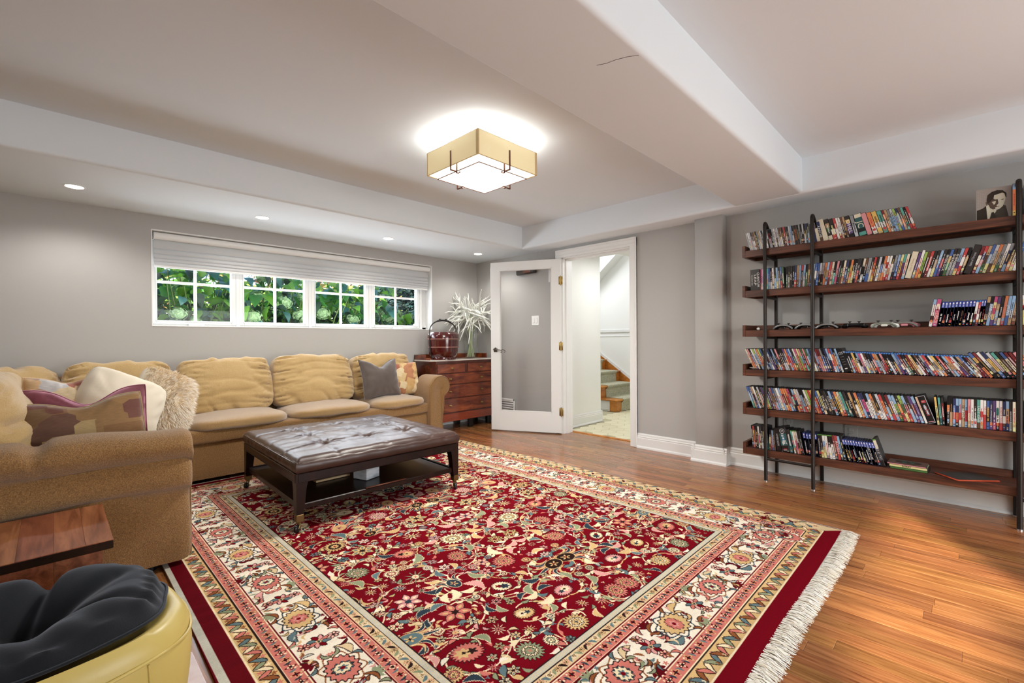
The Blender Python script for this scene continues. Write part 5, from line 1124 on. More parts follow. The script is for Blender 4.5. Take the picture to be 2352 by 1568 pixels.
def text_child(parent, s, x, y, z, size, col, up=True, wide=None, name='title'):
    """lettering lying on a spine: x plane faces the room; up=True reads bottom to top"""
    key = (s, size, col)
    if key not in letter_curves:
        cu = bpy.data.curves.new('title', 'FONT'); cu.body = s; cu.size = size; cu.align_x = 'CENTER'; cu.align_y = 'CENTER'; cu.resolution_u = 2; cu.extrude = .0001
        tmp = bpy.data.objects.new('title', cu); C.objects.link(tmp); bpy.context.view_layer.update()
        me = bpy.data.meshes.new_from_object(tmp.evaluated_get(bpy.context.evaluated_depsgraph_get())); bpy.data.objects.remove(tmp); bpy.data.curves.remove(cu)
        me.materials.clear(); me.materials.append(inks[col]); letter_curves[key] = me
    o = bpy.data.objects.new(name, letter_curves[key]); C.objects.link(o); o.parent = parent; o.location = (x, y, z)
    X = Vector((0, 0, 1)) if up else Vector((0, 0, -1)); Y = Vector((0, 1, 0)) if up else Vector((0, -1, 0)); Zv = X.cross(Y)
    if up is None: X, Y, Zv = Vector((0, -1, 0)), Vector((0, 0, 1)), Vector((-1, 0, 0))
    o.rotation_euler = Matrix((X, Y, Zv)).transposed().to_euler()
    if wide: o.scale = (wide, 1, 1)
    return o
inks = {k: mat('ink_'+CN[k].replace(' ', '_'), '%02X%02X%02X' % tuple(int(255*((1.055*v**(1/2.4)-.055) if v > .0031308 else 12.92*v)) for v in PAL[k]), .5) for k in PAL if k != 'x'}
def parse(tok):
    title = None; wt = 1.0; ink = None; hs = 1.0
    if '!' in tok: tok, title = tok.split('!'); title = title.replace('~', ' ')
    m = re.search(r'[*]([0-9.]+)', tok); wt = float(m.group(1)) if m else 1.0
    m = re.search(r'\^([0-9.]+)', tok); hs = float(m.group(1)) if m else 1.0
    m = re.search(r'/([A-Za-z])', tok); ink = m.group(1) if m else None
    tok = re.match(r'[A-Za-z0-9]+', tok).group(0)
    bands = []
    for ch in tok:
        if ch.isdigit(): bands[-1][1] = int(ch)
        else: bands.append([ch, 1])
    return bands, wt, ink, title, hs
def case_mesh(kind, w, h, bands, ink, title, dep):
    mb = MB(); body = PAL[BODY[kind]]; mb.box(0, dep, -w, 0, 0, h, min(.0012, w*.12), body)
    e = -.0004; m = .06*w if kind != 'bk' else 0; z0, z1 = (.012*h, .985*h) if kind not in ('bd', 'ps') else (.012*h, .985*h)
    def q(y0, y1, a, b, col, x=e): mb.add([(x, y0, a), (x, y1, a), (x, y1, b), (x, y0, b)], [(3, 2, 1, 0)], col)
    if kind == 'ps':
        q(-m, -w+m, .76*h, z1, lin('33479C')); q(-m, -w+m, z0, .755*h, PAL['k']); z1 = .75*h
        q(-.28*w, -.72*w, .885*h, .93*h, PAL['w'], e*1.6); q(-.36*w, -.64*w, .93*h, .955*h, PAL['w'], e*1.6)
        for k in range(3): q(-.3*w, -.72*w, (.775+.032*k)*h, (.795+.032*k)*h, lin('AEB8E0'), e*1.6)
    if kind == 'bd': q(-m, -w+m, .925*h, z1, lin('2F6CB4')); z1 = .92*h; q(-.35*w, -.65*w, .94*h, .965*h, PAL['d'], e*1.6)
    if kind == 'xb': q(-m, -w+m, .95*h, z1, lin('5FA040')); z1 = .945*h
    tot = sum(b[1] for b in bands); z = z1
    for ch, n in bands:
        zz = z-(z1-z0)*n/tot; q(-m, -w+m, zz, z, PAL[ch]); z = zz
    big = max(bands, key=lambda b: b[1])[0]; dark = big in 'kKRGTBuxnbr'
    if title is None and kind != 'bk':
        c = PAL[ink] if ink else (PAL[srng.choice('wwsyYc')] if dark else PAL[srng.choice('kRBrkn')])
        a = z0+(z1-z0)*srng.uniform(.18, .34); b = z0+(z1-z0)*srng.uniform(.62, .86); zz = a; f = srng.uniform(.11, .2)
        while zz < b:
            l = srng.uniform(.018, .045)*h; k = srng.uniform(-.05, .05)*w
            if srng.random() < .88: q(-w*(.5-f)+k, -w*(.5+f)+k, zz, min(b, zz+l*.72), c, e*1.7)
            zz += l
        for p in (.045, .09):
            if srng.random() < .6: q(-.28*w, -.72*w, z0+p*h, z0+(p+.025)*h, PAL[srng.choice('wkryds')], e*1.7)
        if srng.random() < .45: q(-.18*w, -.82*w, z0+.14*h, z0+.24*h, PAL[srng.choice('NoncpdrY')], e*1.6)
    return mb
def row(shelf, kind, y0, y1, h, l0, l1, toks):
    toks = [parse(t) for t in toks.split()]; tot = sum(t[1] for t in toks); y = y0; name, word, dep = KIND[kind]; acc = 0; z = SHZ[shelf]
    for bands, wt, ink, title, hs in toks:
        fr = (acc+wt/2)/tot; acc += wt; lean = math.radians(l0+(l1-l0)*fr); span = (y0-y1)*wt/tot; w = span*math.cos(lean)*.985; hh = h*hs*srng.uniform(.99, 1.008)
        count[shelf] += 1
        cols = []
        for ch, n in sorted(bands, key=lambda b: -b[1]):
            if CN[ch] not in cols: cols.append(CN[ch])
        lab = '%s %s, %s from door end of %s' % (' and '.join(cols[:2]), word, ordinal(count[shelf]), SHN[shelf])
        o = obj(name, case_mesh(kind, w, hh, bands, ink, title, dep), M['attr'], None, None); tag(o, lab, 'book' if kind == 'bk' else 'case', '%ss on the %s' % (word, SHN[shelf]))
        # leaning to the door end (lean > 0) pivots on that side's lower edge, else on the other one
        px = 3.829+srng.uniform(-.002, .003)
        if lean >= 0: o.location = (px, y, z+.0006)
        else: o.location = (px, y-span+w*math.cos(lean), z+.0006+w*math.sin(-lean))
        o.rotation_euler = (-lean, 0, 0)
        if title:
            for i, part in enumerate(title.split('|')):
                k = len(title.split('|')); f = part.split('@'); s = f[0]; col = ink or 'w'; n = max(3, len(s)); size = min(w*.95/k*1.15, hh*.72/(n*.62)*1.15) if len(f) < 2 or f[1] != 'h' else w*.62
                zz = hh*.5 if len(f) < 3 else hh*float(f[2]); updir = True if len(f) < 2 or f[1] == 'u' else (None if f[1] == 'h' else False)
                text_child(o, s, -.0009, -w*(i+.5)/k, zz, size, col, updir, 1.0 if updir is None else min(1.6, hh*.6/(n*.62*size)))
        y -= span
# top shelf
row(0, 'cd', 1.186, .788, .148, 14.4, 5, 's w s Ks nw N k gs Nc s k s w sK ks/r*1.8!ACACIAS@d k s w sn s ns nw k rR*1.2 Ks k s d ks Kkx/o*2!GUNS~N~ROSES@d k g k sk ks Bk kd')
row(0, 'bk', .760, .705, .146, 7.5, 11.6, 'uB c^.68*1.2 B2kn/w*1.2!BONY@u')
row(0, 'bk', .704, .674, .159, 13.7, 14.3, 'c')
row(0, 'dvd', .674, .529, .153, 12.5, 12.8, 'KNGKc*2 Kkwr*2 rw*1.2 w3r w4N nk N2n Kyu3k*2.2/w!OHEL@d ')
row(0, 'dvd', .527, .506, .155, 12.5, 12.6, 'gs')
row(0, 'bx', .504, .431, .156, 12.1, 15, 'cT3kt/c*1.5!JC@d p/w*1!')
row(0, 'dvd', .429, .350, .157, 15.3, 15.6, 'o2w*1.2 y2wy*1.3 t2wt*1.2')
row(0, 'dvd', .350, .215, .157, 15.6, 16.3, 'Rono2/w Nc gd2 sd2 ldl Bdsb n2oN tNt k3r/w r2wr')
# second shelf
row(1, 'bx', 1.184, 1.117, .160, 1.1, .2, 'K/w!THE~COMPLETE~SERIES@d|LEAP@d|QUANTUM@d')
row(1, 'dvd', 1.115, .949, .162, -.4, 3.5, 'm2p sdw dc tdNt b2d K2w w2c kd d2Y Kg bBr G3k')
row(1, 'dvd', .944, .651, .161, -.5, -9, 'kG Kg KK/w!UFO@d k/w Bbr N2n d rK2n ds kG2 nNn2 bdb dK bwB b sK gk oNo dNd r2R c kt')
row(1, 'dvd', .651, .279, .163, -9.1, -12.3, 'p2m kK kGn c2N Bb kGn oyoy kY k/w!DONNERS@d Kr k/w ckw nk g2b*1.4 Kc ro2y Kn sw2 kbN owo wrwr w2Nr Kws g2K db2B*1.3/w Yy2r tuR c2d*1.2')
row(1, 'bx', .279, .245, .174, -13.9, -13.7, 'c/N!Game~of~Thrones@u')
row(1, 'dvd', .245, .015, .165, -13.8, -16.5, 'u2g w2o/r^1.08 l3y nK3 r3R/w Kkw KNY d2b2/w Kru k/w!SHERLOCK@d bNtG Kg/w!SHERLOCK@d Kg/w!SHERLOCK@d d2uY*1.1 rwr/w*1.1 kNK')
row(1, 'bx', .013, -.020, .174, -17, -17.2, 'K/s!Game~of~Thrones@u')
row(1, 'dvd', -.022, -.200, .165, -17.3, -15.5, 'RwR rBpd NnG bdY s2n/k!ROMAN~EMPIRE@d oN2y g3G w2cn gB2d kno c2Y bBw')
row(1, 'dvd', -.232, -.33, .165, -14, -12, 'wrd B2w s2b d2n r2w')
# third shelf
row(2, 'dvd', .164, .1265, .172, -8.7, -8.3, 'dw2kw m2wmprpm*1.35')
row(2, 'ps', .124, -.026, .153, -8.8, -7.8, 'n2k sdY kk kY2k kBk kbB oNk N2c kK k/w ')
row(2, 'bd', -.026, -.0485, .153, -7.7, -7.6, 'w2Rk rRwR')
row(2, 'ps', -.0485, -.069, .153, -7.5, -7.3, 'kK cprn')
row(2, 'dvd', -.068, -.197, .171, -8.3, -8.1, 'NkKNk kdgd/w!FARGO@d mYmYu uNdb Kk2c o3r/p d2b/w!JAWS@d d2sN N2n*1.2')
row(2, 'dvd', -.2, -.31, .171, -8, -6, 'wr2 kY B2d w2n k2r R2s c2k')
# third shelf from the bottom
row(3, 'dvd', 1.163, .590, .172, 23.9, 16.8, 'c2N po2 kbu w2c ld2k s2d or2 lN2 bs2 kB sKd ds2w Bu kBk2 d2bN kKd p2Kr k2n kKs kBs ugon ord br2 dbo KG2 w2N mr2 Yl2 pdr Gk2t pr2n Gdl dY Bw2 tnN d2B Rp2 Rop gb2 kB2 B2k dB rwrw/w bo2d kNk d3s')
row(3, 'bx', .587, .552, .168, 17.1, 17.7, 'k/s!LOST@h@.8')
row(3, 'bd', .550, -.102, .154, 18, 35.5, 'kK kTd krR y3o kw/w!NEXT@d dKs mpu w2Y nsd kN k2 Bpr odn Ns2 kR p2rk k3 kws k kN d2bu*1.3 b2wB R2w kG kRk R2n Y2c*1.2 kw nR2 Kk sbd r2wr*1.2 kg wgw y3o*1.1 kK r2k kg dNd oNn rwR su kB Nnk b2dN k2w RYR gR2')
row(3, 'dvd', -.103, -.305, .172, 34.1, 29, 'byko2 Rk2 w3gk*1.1 By2b*1.1 s3k*1.1 tY2k*1.1 Kn2k bc2k R2k R2Kk p3k*1.1 o2yk')
# second shelf from the bottom
row(4, 'dvd', 1.166, .700, .174, 19.6, 19.2, 'bdt bdN Nkb ws kK sw2 Kn uo2 Gl2 Bu2 Kn2 pNp bBd gd w2c*1.2 dpd oR2o oR2o ord mp2b ktk drko c2r*1.1/r sg kd2r kn2 w2o ll2G rR2 yYdo Br2 bB2')
row(4, 'dvd', .700, .180, .174, 19.2, 18.6, 'Y2c k/w!STAR~WARS@d K k/w!STAR~WARS@d dNd Bk oy3o c3r t3T KkT k/w!MAX@d Nn2 kw oy2o Bud Bm2B kw2 dw2d oN2o K2w s2w ro2r Kd R2nr dw2d dlG Kor lGY dpr Kd uRu du2d')
row(4, 'bx', .178, .1655, .174, 17.4, 17.3, 'c3w/r!VICTORY@d@.72')
row(4, 'bx', .1645, .1255, .178, 17.6, 18, 'k/r')
row(4, 'dvd', .124, .113, .172, 5.8, 5.3, 'yY2')
row(4, 'dvd', .1115, .089, .172, 4.8, 2.6, 't3T KR3k')
row(4, 'dvd', .083, -.200, .172, -.6, -.1, 'kok2 kN/N Bbrd dBok d2rs NcN/k!DEEP~IMPACT@d d2r2d p2cN/r w3s/k K2s t4n/w!LAST~ONE@d w2rsN/r w2r2/r!THE~OTHER~GUYS@d bnKb B3u u3m/w wtwk w3r/r!MONKEY~IN~TROUBLE@d B2wB dNoB K2g/s c2Y')
row(4, 'dvd', -.232, -.34, .172, 0, 0, 'c2k B2r w2d kG r2k d2s n2y')
# bottom shelf
row(5, 'dvd', 1.175, 1.062, .171, 4.5, 4.5, 'k*.9 ryo2r kR2K k w2p2w/m*1.1 Kn2 k3s/w!STAR~WARS@d k kK kT')
row(5, 'dvd', 1.060, 1.014, .152, -1, 5.4, 'kYG nr2 d3b Kn2/N')
row(5, 'bx', 1.010, .974, .166, 6, 8, 'k/s!LOVERS~DE~PM@d')
row(5, 'bx', .972, .921, .178, 9, 10.5, 'kT2k/w')
row(5, 'bx', .919, .896, .172, 10.6, 10, 'xT')
row(5, 'xb', .890, .848, .172, 11, 11, 't2ptw w2n/w c2m2p w2no'); row(5, 'dvd', .848, .827, .172, 11, 11, 'k/s k')
row(5, 'ps', .817, .744, .162, 10, 3, 'B2*1.2 c3 kw kb wk')
row(5, 'xb', .738, .640, .167, 4.5, 8.5, 'K2k KKY wdY2 w3g*1.2 kw kw2*1.1'); row(5, 'dvd', .640, .579, .170, 8.8, 11, 'R2K rr2/w*1.2!ROBIN@d d3k k')
row(5, 'ps', .567, .392, .154, 16.2, 16.5, 'kK R2k dcwG kk s2g kw k kY kN/w kw/w!JUST~CAUSE@d o3r kG')
row(5, 'xb', .390, .371, .180, 17.2, 16.9, 'c2Kk3/s!CALL~OF~DUTY@u')

# pictures printed on the fronts and spines that show one
def quad_poly(mb, pts, x, col): mb.add([(x, a, b) for a, b in pts], [tuple(range(len(pts)))[::-1]], col)
for o in [o for o in C.objects if o.get('category') == 'case']:
    lb = o['label']; hh = max(v.co.z for v in o.data.vertices); ww = -min(v.co.y for v in o.data.vertices)
    def sub(nm, build):
        mb = MB(); build(mb); p = obj(nm, mb, M['attrm'], o, None)
    if o.name.startswith('box_set') and abs(o.location.y-.1645) < .002:      # dark box: pale figure, red mark, white edge lines
        def b(mb):
            L = PAL['s']; q = lambda y0, y1, z0, z1, c, x=-.0012: quad_poly(mb, [(y0, z0), (y1, z0), (y1, z1), (y0, z1)], x, c)
            q(-.001, -ww+.001, .002, .004, L); q(-.001, -ww+.001, hh-.004, hh-.002, L); q(-ww+.003, -ww+.001, .002, hh-.002, L)
            q(-.25*ww, -.8*ww, .13, .146, PAL['r']); q(-.3*ww, -.6*ww, .137, .14, PAL['d'], -.0014); q(-.1*ww, -.85*ww, .010, .014, PAL['p'])
            quad_poly(mb, [(-.32*ww+ .26*ww*math.sin(a)*.6-.12*ww, .102+.017*math.cos(a)) for a in np.linspace(0, 2*PI, 12)[:-1]], -.0012, lin('AEB6BE')); q(-.38*ww, -.66*ww, .055, .083, lin('6A7A88')); q(-.46*ww, -.56*ww, .06, .083, PAL['w'], -.0014)
        sub('cover_print', b)
    if o.name.startswith('box_set') and abs(o.location.y-.972) < .002:       # black box with a ringed numeral and a blue glow
        def b(mb):
            quad_poly(mb, [(-.5*ww+.017*math.sin(a), hh-.026+.017*math.cos(a)) for a in np.linspace(0, 2*PI, 22)[:-1]], -.0012, PAL['s']); quad_poly(mb, [(-.5*ww+.0145*math.sin(a), hh-.026+.0145*math.cos(a)) for a in np.linspace(0, 2*PI, 22)[:-1]], -.0014, PAL['k'])
            quad_poly(mb, [(-.5*ww-.004, .130), (-.5*ww+.008, .085), (-.5*ww-.010, .085)], -.0012, lin('4E86B0')); q = lambda y0, y1, z0, z1, c: quad_poly(mb, [(y0, z0), (y1, z0), (y1, z1), (y0, z1)], -.0013, c)
            q(-.42*ww, -.60*ww, .092, .104, PAL['w']); quad_poly(mb, [(-.24*ww, .075), (-.32*ww, .075), (-.42*ww, .048), (-.34*ww, .048)], -.0013, PAL['w']); quad_poly(mb, [(-.66*ww, .084), (-.74*ww, .084), (-.90*ww, .056), (-.84*ww, .056)], -.0013, PAL['w'])
            q(-.05*ww, -.95*ww, .018, .0195, lin('8A4A5A')); q(-.02*ww, -.10*ww, .004, .006, PAL['w']); q(-.7*ww, -.98*ww, .004, .006, PAL['w'])
        sub('cover_print', b); text_child(o, '24', -.0018, -.5*ww, hh-.026, .020, 'w', None)
    if o.name.startswith('box_set') and abs(o.location.y-.587) < .002:
        def b(mb):
            for z in (.125, .108, .09, .072, .054): quad_poly(mb, [(-.2*ww, z), (-.8*ww, z), (-.8*ww, z+.0018), (-.2*ww, z+.0018)], -.0012, PAL['g'])
            quad_poly(mb, [(-.35*ww+.009*math.sin(a)-.1*ww, .026+.004*math.cos(a)) for a in np.linspace(0, 2*PI, 12)[:-1]], -.0012, PAL['w'])
        sub('cover_print', b)
    if o.name.startswith('dvd_case') and abs(o.location.y-(.1265+.0375*1.35/2.35)) < .003 and abs(o.location.z-SHZ[2]) < .01:
        def b(mb):
            for z, c, r in ((.155, 'm', .010), (.132, 'c', .010), (.105, 'R', .006), (.095, 'p', .006)): quad_poly(mb, [(-.5*ww+r*.8*math.sin(a), z+r*math.cos(a)) for a in np.linspace(0, 2*PI, 14)[:-1]], -.0012, PAL[c])
            for k in range(6): quad_poly(mb, [(-.5*ww, .058), (-.5*ww+.012*math.sin(k*1.05-.2), .058+.012*math.cos(k*1.05-.2)), (-.5*ww+.012*math.sin(k*1.05+.2), .058+.012*math.cos(k*1.05+.2))][::-1], -.0012, PAL['w'])
        sub('cover_print', b)

# record-sized picture box with a man's portrait, and the two cases beside it
def portrait():
    t = thing('picture_box', 'square grey box printed with a portrait of a dark-haired man in a suit, top shelf', 'box', (3.865, -.118, SHZ[0]))
    y0, y1, z0, z1 = -.046, -.188, SHZ[0], SHZ[0]+.188; mb = MB(); mb.box(3.865, 3.885, y1, y0, z0+.0004, z1, .001); wpart('box', mb, mat('grey_card', 'A49C96', .6), t, None)
    W_ = .142; mb = MB()
    def P(pts, c, x): mb.add([(3.8648-x*.0001, y0-W_*u, z0+.188*(1-v)) for u, v in pts], [tuple(range(len(pts)))[::-1]], lin(c))
    # u to the right, v down, both 0..1
    for i in range(7):
        for j in range(11): P([(.03+i*.055, .03+j*.05), (.045+i*.055, .03+j*.05), (.045+i*.055, .045+j*.05), (.03+i*.055, .045+j*.05)], '8A7E6C', 1)
    P([(.02, .64), (.18, .60), (.30, .52), (.36, .62), (.42, .98), (.02, .98)], '33291F', 2)
    P([(.54, .62), (.74, .56), (.84, .60), (.93, .98), (.40, .98), (.42, .86)], '4A443C', 2)
    P([(.29, .53), (.33, .52), (.42, .66), (.50, .70), (.57, .66), (.58, .72), (.53, .80), (.42, .80), (.38, .98), (.33, .98)], 'DAD8C4', 3)
    P([(.44, .76), (.50, .74), (.53, .80), (.60, .98), (.40, .98)], '3A342C', 4)
    P([(.32, .40), (.34, .56), (.44, .68), (.54, .70), (.66, .68), (.76, .60), (.82, .44), (.85, .28), (.80, .18), (.55, .16), (.36, .22)], 'D9D5C2', 4)
    P([(.30, .36), (.33, .20), (.45, .12), (.60, .09), (.76, .12), (.86, .22), (.86, .34), (.84, .36), (.80, .22), (.74, .19), (.62, .22), (.52, .23), (.50, .33), (.42, .42), (.36, .52), (.33, .48)], '33271F', 5)
    P([(.34, .46), (.44, .40), (.50, .33), (.54, .37), (.62, .37), (.64, .50), (.58, .56), (.62, .60), (.54, .62), (.56, .66), (.48, .67), (.40, .61)], '5C4A3E', 6)
    P([(.45, .43), (.57, .42), (.55, .50), (.51, .53)], 'D9D5C2', 7); P([(.70, .40), (.78, .38), (.80, .395), (.74, .415)], '4A3A30', 7); P([(.52, .595), (.66, .585), (.66, .60), (.53, .61)], '6A5246', 7); P([(.27, .42), (.31, .40), (.33, .50), (.30, .53)], '6A5A4E', 7)
    wpart('portrait_print', mb, M['attrm'], t, None)
portrait()
count[0] += 1
row(0, 'dvd', -.1895, -.2035, .186, 0, 0, 'do4y/r')
row(0, 'dvd', -.232, -.30, .17, 0, 0, 's4B kT rw n2k')

# cases lying flat on the bottom shelf, tablet, dish, controllers
def flat_case(name, lab, x0, y0, z0, w, d, h, cols, rz, txt=None):
    t = thing(name, lab, 'case', (x0, y0, z0), rz); mb = MB(); mb.box(0, d, -w, 0, 0, h, .0012, cols[0]); obj('shell', mb, M['attr'], t, None)
    mb = MB(); mb.add([(-.0005, -.003, .0012), (-.0005, -w+.003, .0012), (-.0005, -w+.003, h-.0012), (-.0005, -.003, h-.0012)], [(3, 2, 1, 0)], cols[1]); mb.add([(.003, -.003, h+.0004), (.003, -w+.003, h+.0004), (d-.003, -w+.003, h+.0004), (d-.003, -.003, h+.0004)], [(3, 2, 1, 0)], cols[2]); obj('sleeve', mb, M['attr'], t, None)
    if txt: text_child(t, txt[0], -.0012, -w*.47, h*.5, h*.95, txt[1], None)
    return t
zb = SHZ[5]
flat_case('game_case', 'green film case at the bottom of the flat stack on the bottom shelf', 3.838, .352, zb+.0004, .185, .135, .0135, (PAL['k'], lin('4E7A42'), PAL['G']), -.05)
flat_case('dvd_case', 'yellow film case lettered in black in the middle of the flat stack', 3.829, .356, zb+.0145, .188, .135, .0145, (PAL['k'], PAL['Y'], PAL['Y']), -.03, ('BORAT', 'k'))
t = flat_case('game_case', 'dark brown game case with green marks on top of the flat stack', 3.824, .366, zb+.0298, .192, .136, .0075, (PAL['K'], PAL['p'], lin('5A3326')), -.03)
mb = MB(); mb.add([(.07+.04*math.cos(a), -.10+.066*math.sin(a), .0083) for a in np.linspace(0, 2*PI, 26)[:-1]], [tuple(range(25))], lin('33271F'))
for a in (.6, 1.1, 2.2, 2.8, 3.8, 4.3, 5.4, 5.9): mb.add([(.07+.012*math.cos(a), -.10+.014*math.sin(a), .0087), (.07+.030*math.cos(a+.09), -.10+.034*math.sin(a+.09), .0087), (.07+.030*math.cos(a-.09), -.10+.034*math.sin(a-.09), .0087)], [(0, 2, 1)], lin('3FA07E'))
obj('cover_print', mb, M['attrm'], t, None)
t = thing('tablet', 'black tablet with an orange bumper lying at the end of the bottom shelf', 'tablet', (3.875, .0, zb), math.radians(40))
mb = MB(); mb.box(-.085, .085, -.115, .115, .0005, .009, .004); obj('bumper', mb, M['orange'], t, 40); mb = MB(); mb.box(-.079, .079, -.109, .109, .0088, .0100, .0004); obj('screen', mb, M['tablet'], t)
t = thing('disc_dish', 'shallow pale round dish at the door end of the third shelf from the bottom', 'dish', (3.862, 1.16, SHZ[3])); mb = MB(); mb.lathe([(.025, .0004), (.028, .006), (.045, .012), (.0455, .0135), (.0, .0125)], n=28, ry=1.0); obj('dish', mb, M['white'], t, 50)
t = thing('white_bead', 'small white knob lying at the door end of the controller shelf', 'knob', (3.88, 1.146, SHZ[2])); mb = MB(); mb.ball((0, 0, .011), .012, .012, .011, 14, 9); obj('bead', mb, M['white'], t, 60)

def controller(lab, y, x, body, bar, kind=0, rz=0.0):
    t = thing('game_controller', lab, 'controller', (x, y, SHZ[2]), rz, 'game controllers on the third shelf'); bm_ = mat('pad_shell', body, .3)
    # local: +x away from the room, y along the shelf; the shoulder side faces the room
    mb = MB(); W_ = .074; n = 25; rows = []
    for i in range(n):
        u = -1+2*i/(n-1); y_ = u*W_; g = abs(u); dep = .050+.030*g**2; top = .040-.016*g**2.2 if kind == 0 else .036-.012*g**2; th = (.030-.016*(1-g)**2 if g > .45 else .022) if kind == 0 else .024
        end = (1-g**6)**.5 if g < 1 else 0; th *= max(.05, end); lo = max(.001, top-th-.002-.012*g) if g > .5 else top-th; row = []
        for k in range(14):
            a = 2*PI*k/14; cx_ = .030+dep*.25*0; cxx = .006+dep*.5; row.append((cxx-dep*.5*max(.2, end)*math.copysign(abs(math.cos(a))**.6, math.cos(a)), y_, (top+lo)/2+(top-lo)/2*math.copysign(abs(math.sin(a))**.8, math.sin(a))))
        rows.append(row)
    P = np.array(rows); P = np.concatenate([P, P[:, :1]], 1); mb.grid(P, flip=False); mb.ball((.045, -W_*.82, .014), .026, .016, .0135, 12, 8); mb.ball((.045, W_*.82, .014), .026, .016, .0135, 12, 8); obj('shell', mb, bm_, t, 70)
    if kind == 0:
        mb = MB(); pts = [(.0035-.004*(1-abs(u)), u*.064, .0075+.026*(1-abs(u)**2.6)) for u in np.linspace(-1, 1, 19)]
        mb.tube(pts, [.004+.002*math.sin(PI*i/18)+.002*abs(-1+2*i/18) for i in range(19)], 8); obj('shoulder_bar', mb, mat('pad_trim', bar, .25, .3), t, 60)
        mb = MB(); mb.box(-.004, .012, -.017, .017, .010, .0235, .004); obj('battery_door', mb, bm_, t, 30)
    else:
        mb = MB()
        for s in (-1, 1): mb.box(-.004, .012, s*.045-.014, s*.045+.014, .014, .034, .004)
        obj('shoulder_button', mb, M['black'], t, 30)
    for s in (-1, 1):
        mb = MB(); yy = s*(.026 if kind else .033); xx = .034 if s > 0 else .026; mb.lathe([(.0045, .033), (.0045, .044), (.0095, .046), (.0100, .049), (.008, .0505), (0, .0495)], (xx, yy if kind else s*.034, 0), 14); obj('thumb_stick', mb, M['stick'], t, 50)
    return t
M['stick'] = mat('stick_rubber', '332C28', .6)
controller('black game controller with silver shoulders, nearest the door end of its shelf', .970, 3.845, '1A1817', '9A9C9C')
controller('black game controller with silver shoulders partly hidden by the second metal post', .826, 3.85, '1A1817', '9A9C9C')
controller('black game controller with silver shoulders just past the second metal post', .694, 3.84, '1A1817', '9A9C9C')
controller('glossy black game controller without silver, between the silver-shouldered and white ones', .541, 3.85, '121114', '222222', 1)
controller('white game controller with grey shoulders on the third shelf', .378, 3.835, 'EDEFE6', '8E968C')
controller('pink game controller with grey shoulders, half behind the white controller', .280, 3.862, 'E79AA6', '8E908C')

# ------------------------------------------------------------------ garden outside the basement windows
mb = MB(); mb.box(-3, 9, 5.02, 12, .9, 1.10); struct('ground', mb, M['soil'])
def leaf_mesh(name, fold, curl, m):
    n, k = 9, 5; mb = MB(); P = np.zeros((n, k, 3))
    for i in range(n):
        u = i/(n-1); wd = .42*math.sin(PI*min(1, u**.72))**.85*(1-.25*u)
        for j in range(k):
            v = -1+2*j/(k-1); P[i, j] = (u, v*wd, abs(v)*wd*fold-curl*(u-.3)**2+.02*math.sin(u*22)*abs(v))
    mb.grid(P); me = mb.mesh(name, 60); me.materials.append(m); return me
LM = [[leaf_mesh('hydrangea_leaf', f, c, M[m]) for f, c in ((.35, .35), (.15, .55), (.6, .2))] for m in ('leafa', 'leafb', 'leafc', 'leafd')]
def shrub(lab, x0, x1, y0, y1, z1, seed, n_leaf, blooms):
    R = random.Random(seed); t = thing('hydrangea_shrub', lab, 'shrub', ((x0+x1)/2, (y0+y1)/2, 1.10), 0, 'hydrangeas outside the windows'); o0 = Vector(t.location)
    mb = MB()
    for i in range(22):
        bx, by = R.uniform(x0, x1), R.uniform(y0+.1, y1); tx, ty, tz = bx+R.uniform(-.15, .15), by+R.uniform(-.25, .1), R.uniform(1.5, z1); mb.tube([Vector((bx, by, 1.09))-o0, Vector(((bx+tx)/2, (by+ty)/2+.04, (1.1+tz)/2))-o0, Vector((tx, ty, tz))-o0], [.007, .006, .003], 6)
    obj('stems', mb, M['stem'], t, 60)
    for i in range(n_leaf):
        x, y, z = R.uniform(x0, x1), R.uniform(y0, y1), R.uniform(1.14, z1); d = (y-y0)/(y1-y0)
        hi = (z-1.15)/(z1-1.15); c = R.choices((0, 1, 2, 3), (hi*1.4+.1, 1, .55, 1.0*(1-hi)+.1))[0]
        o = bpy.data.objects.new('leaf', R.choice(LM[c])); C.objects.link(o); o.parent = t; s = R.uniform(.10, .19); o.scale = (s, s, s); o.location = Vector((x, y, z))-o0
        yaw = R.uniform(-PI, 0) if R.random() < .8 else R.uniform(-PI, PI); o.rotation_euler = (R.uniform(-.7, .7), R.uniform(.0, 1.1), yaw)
    for (x, y, z, r) in blooms:
        mb = MB(); n = 46; Q = Vector((x, y, z))-o0
        mb.ball(tuple(Q), r*.8, r*.8, r*.72, 14, 9)
        for i in range(90):
            zz = R.uniform(-1, 1); a = R.uniform(0, 2*PI); q = math.sqrt(1-zz*zz); d = Vector((q*math.cos(a), q*math.sin(a), zz)); p = Q+Vector((d.x*r, d.y*r, d.z*r*.88)); s = r*.17
            t1 = d.orthogonal().normalized()*s; t2 = d.cross(t1).normalized()*s; cc = p-d*s*.5
            mb.add([p+t1*0-d*s*.2, cc+t1+d*s*.6, cc+(t1+t2)*.2+d*.2*s, cc+t2+d*s*.6, cc-t1+d*s*.6, cc-t2+d*s*.6], [(0, 1, 2), (0, 2, 3), (0, 3, 4), (0, 4, 5), (0, 5, 1)])
        obj('flower_head', mb, M['bloom'], t, 30)
shrub('leafy hydrangea filling the first window from the left, with one bloom low down', .45, 1.35, 5.2, 6.0, 1.86, 1, 210, [(.84, 5.25, 1.34, .075), (.98, 5.3, 1.27, .06)])
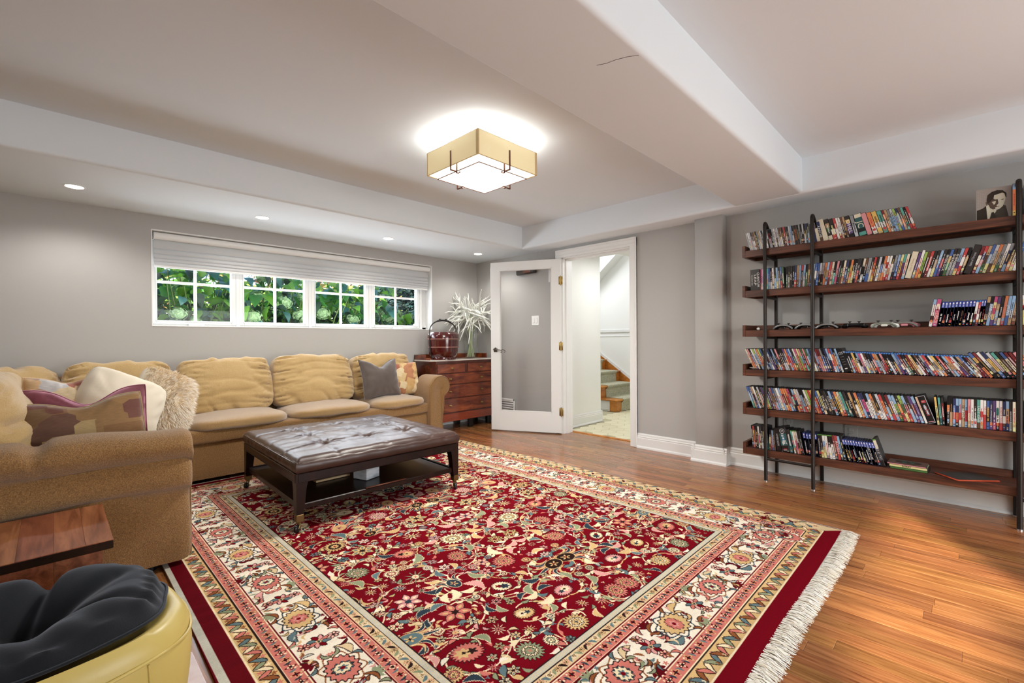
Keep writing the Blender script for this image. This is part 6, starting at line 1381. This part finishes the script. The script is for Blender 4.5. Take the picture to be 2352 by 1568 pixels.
shrub('hydrangea behind the second window with several round green blooms', 1.30, 2.35, 5.2, 6.1, 1.84, 2, 215, [(1.55, 5.35, 1.55, .07), (1.80, 5.3, 1.50, .085), (1.48, 5.25, 1.33, .085), (2.05, 5.4, 1.60, .075), (1.98, 5.3, 1.36, .09), (2.16, 5.45, 1.75, .06), (1.66, 5.6, 1.8, .07)])
shrub('bright green hydrangea behind the third window', 2.30, 3.15, 5.2, 6.1, 1.80, 3, 190, [(2.22, 5.3, 1.40, .085), (2.62, 5.35, 1.34, .085), (2.75, 5.6, 1.7, .05)])
shrub('low hydrangea in the fourth window with a large round bloom in front', 3.10, 4.15, 5.25, 6.2, 1.50, 4, 120, [(3.12, 5.4, 1.40, .105), (3.00, 5.5, 1.42, .07), (3.74, 5.5, 1.33, .10), (3.45, 5.7, 1.45, .07)])
def mass(name, lab, cat, x0, x1, y0, y1, z0, z1, n, size, mats, seed):
    R = random.Random(seed); mb = MB(); pal = [lin(c) for c in mats]
    for i in range(n):
        x, y, z = R.uniform(x0, x1), R.uniform(y0, y1), R.uniform(z0, z1); a, b = R.uniform(0, 6.3), R.uniform(-1, 1); s = size*R.uniform(.5, 1.3)
        u = Vector((math.cos(a), math.sin(a), b*.6)).normalized()*s; v = u.orthogonal().normalized()*s*.45; p = Vector((x, y, z)); mb.add([p-u, p+v, p+u, p-v], [(0, 1, 2, 3)], pal[R.randrange(len(pal))])
    o = obj(name, mb, mat(name+'_leaf', None, .6, attr='col', trans=.3), None, None); o.data.materials; o['kind'] = 'stuff'; tag(o, lab, cat); return o
mass('hedge_foliage', 'dense green hedge foliage farther back behind the hydrangeas', 'foliage', -.2, 3.72, 6.5, 7.3, 1.1, 1.80, 5200, .07, ['2E5A2A', '3F7A36', '22401F', '5E9438', '86B04A'], 5)
mass('evergreen_foliage', 'dark blue-green evergreen seen through the fourth window', 'foliage', 3.80, 5.2, 6.5, 7.4, 1.10, 2.4, 5200, .06, ['1C3432', '16282A', '24423C', '2E4E50'], 6)
mass('tree_foliage', 'pale sunlit foliage beyond the garden at the top of the windows', 'foliage', .5, 7.5, 8.5, 10.0, 1.1, 3.0, 4000, .11, ['7FA84E', 'A8C070', '5E8A44', 'C4B870', 'B87A5A'], 7)
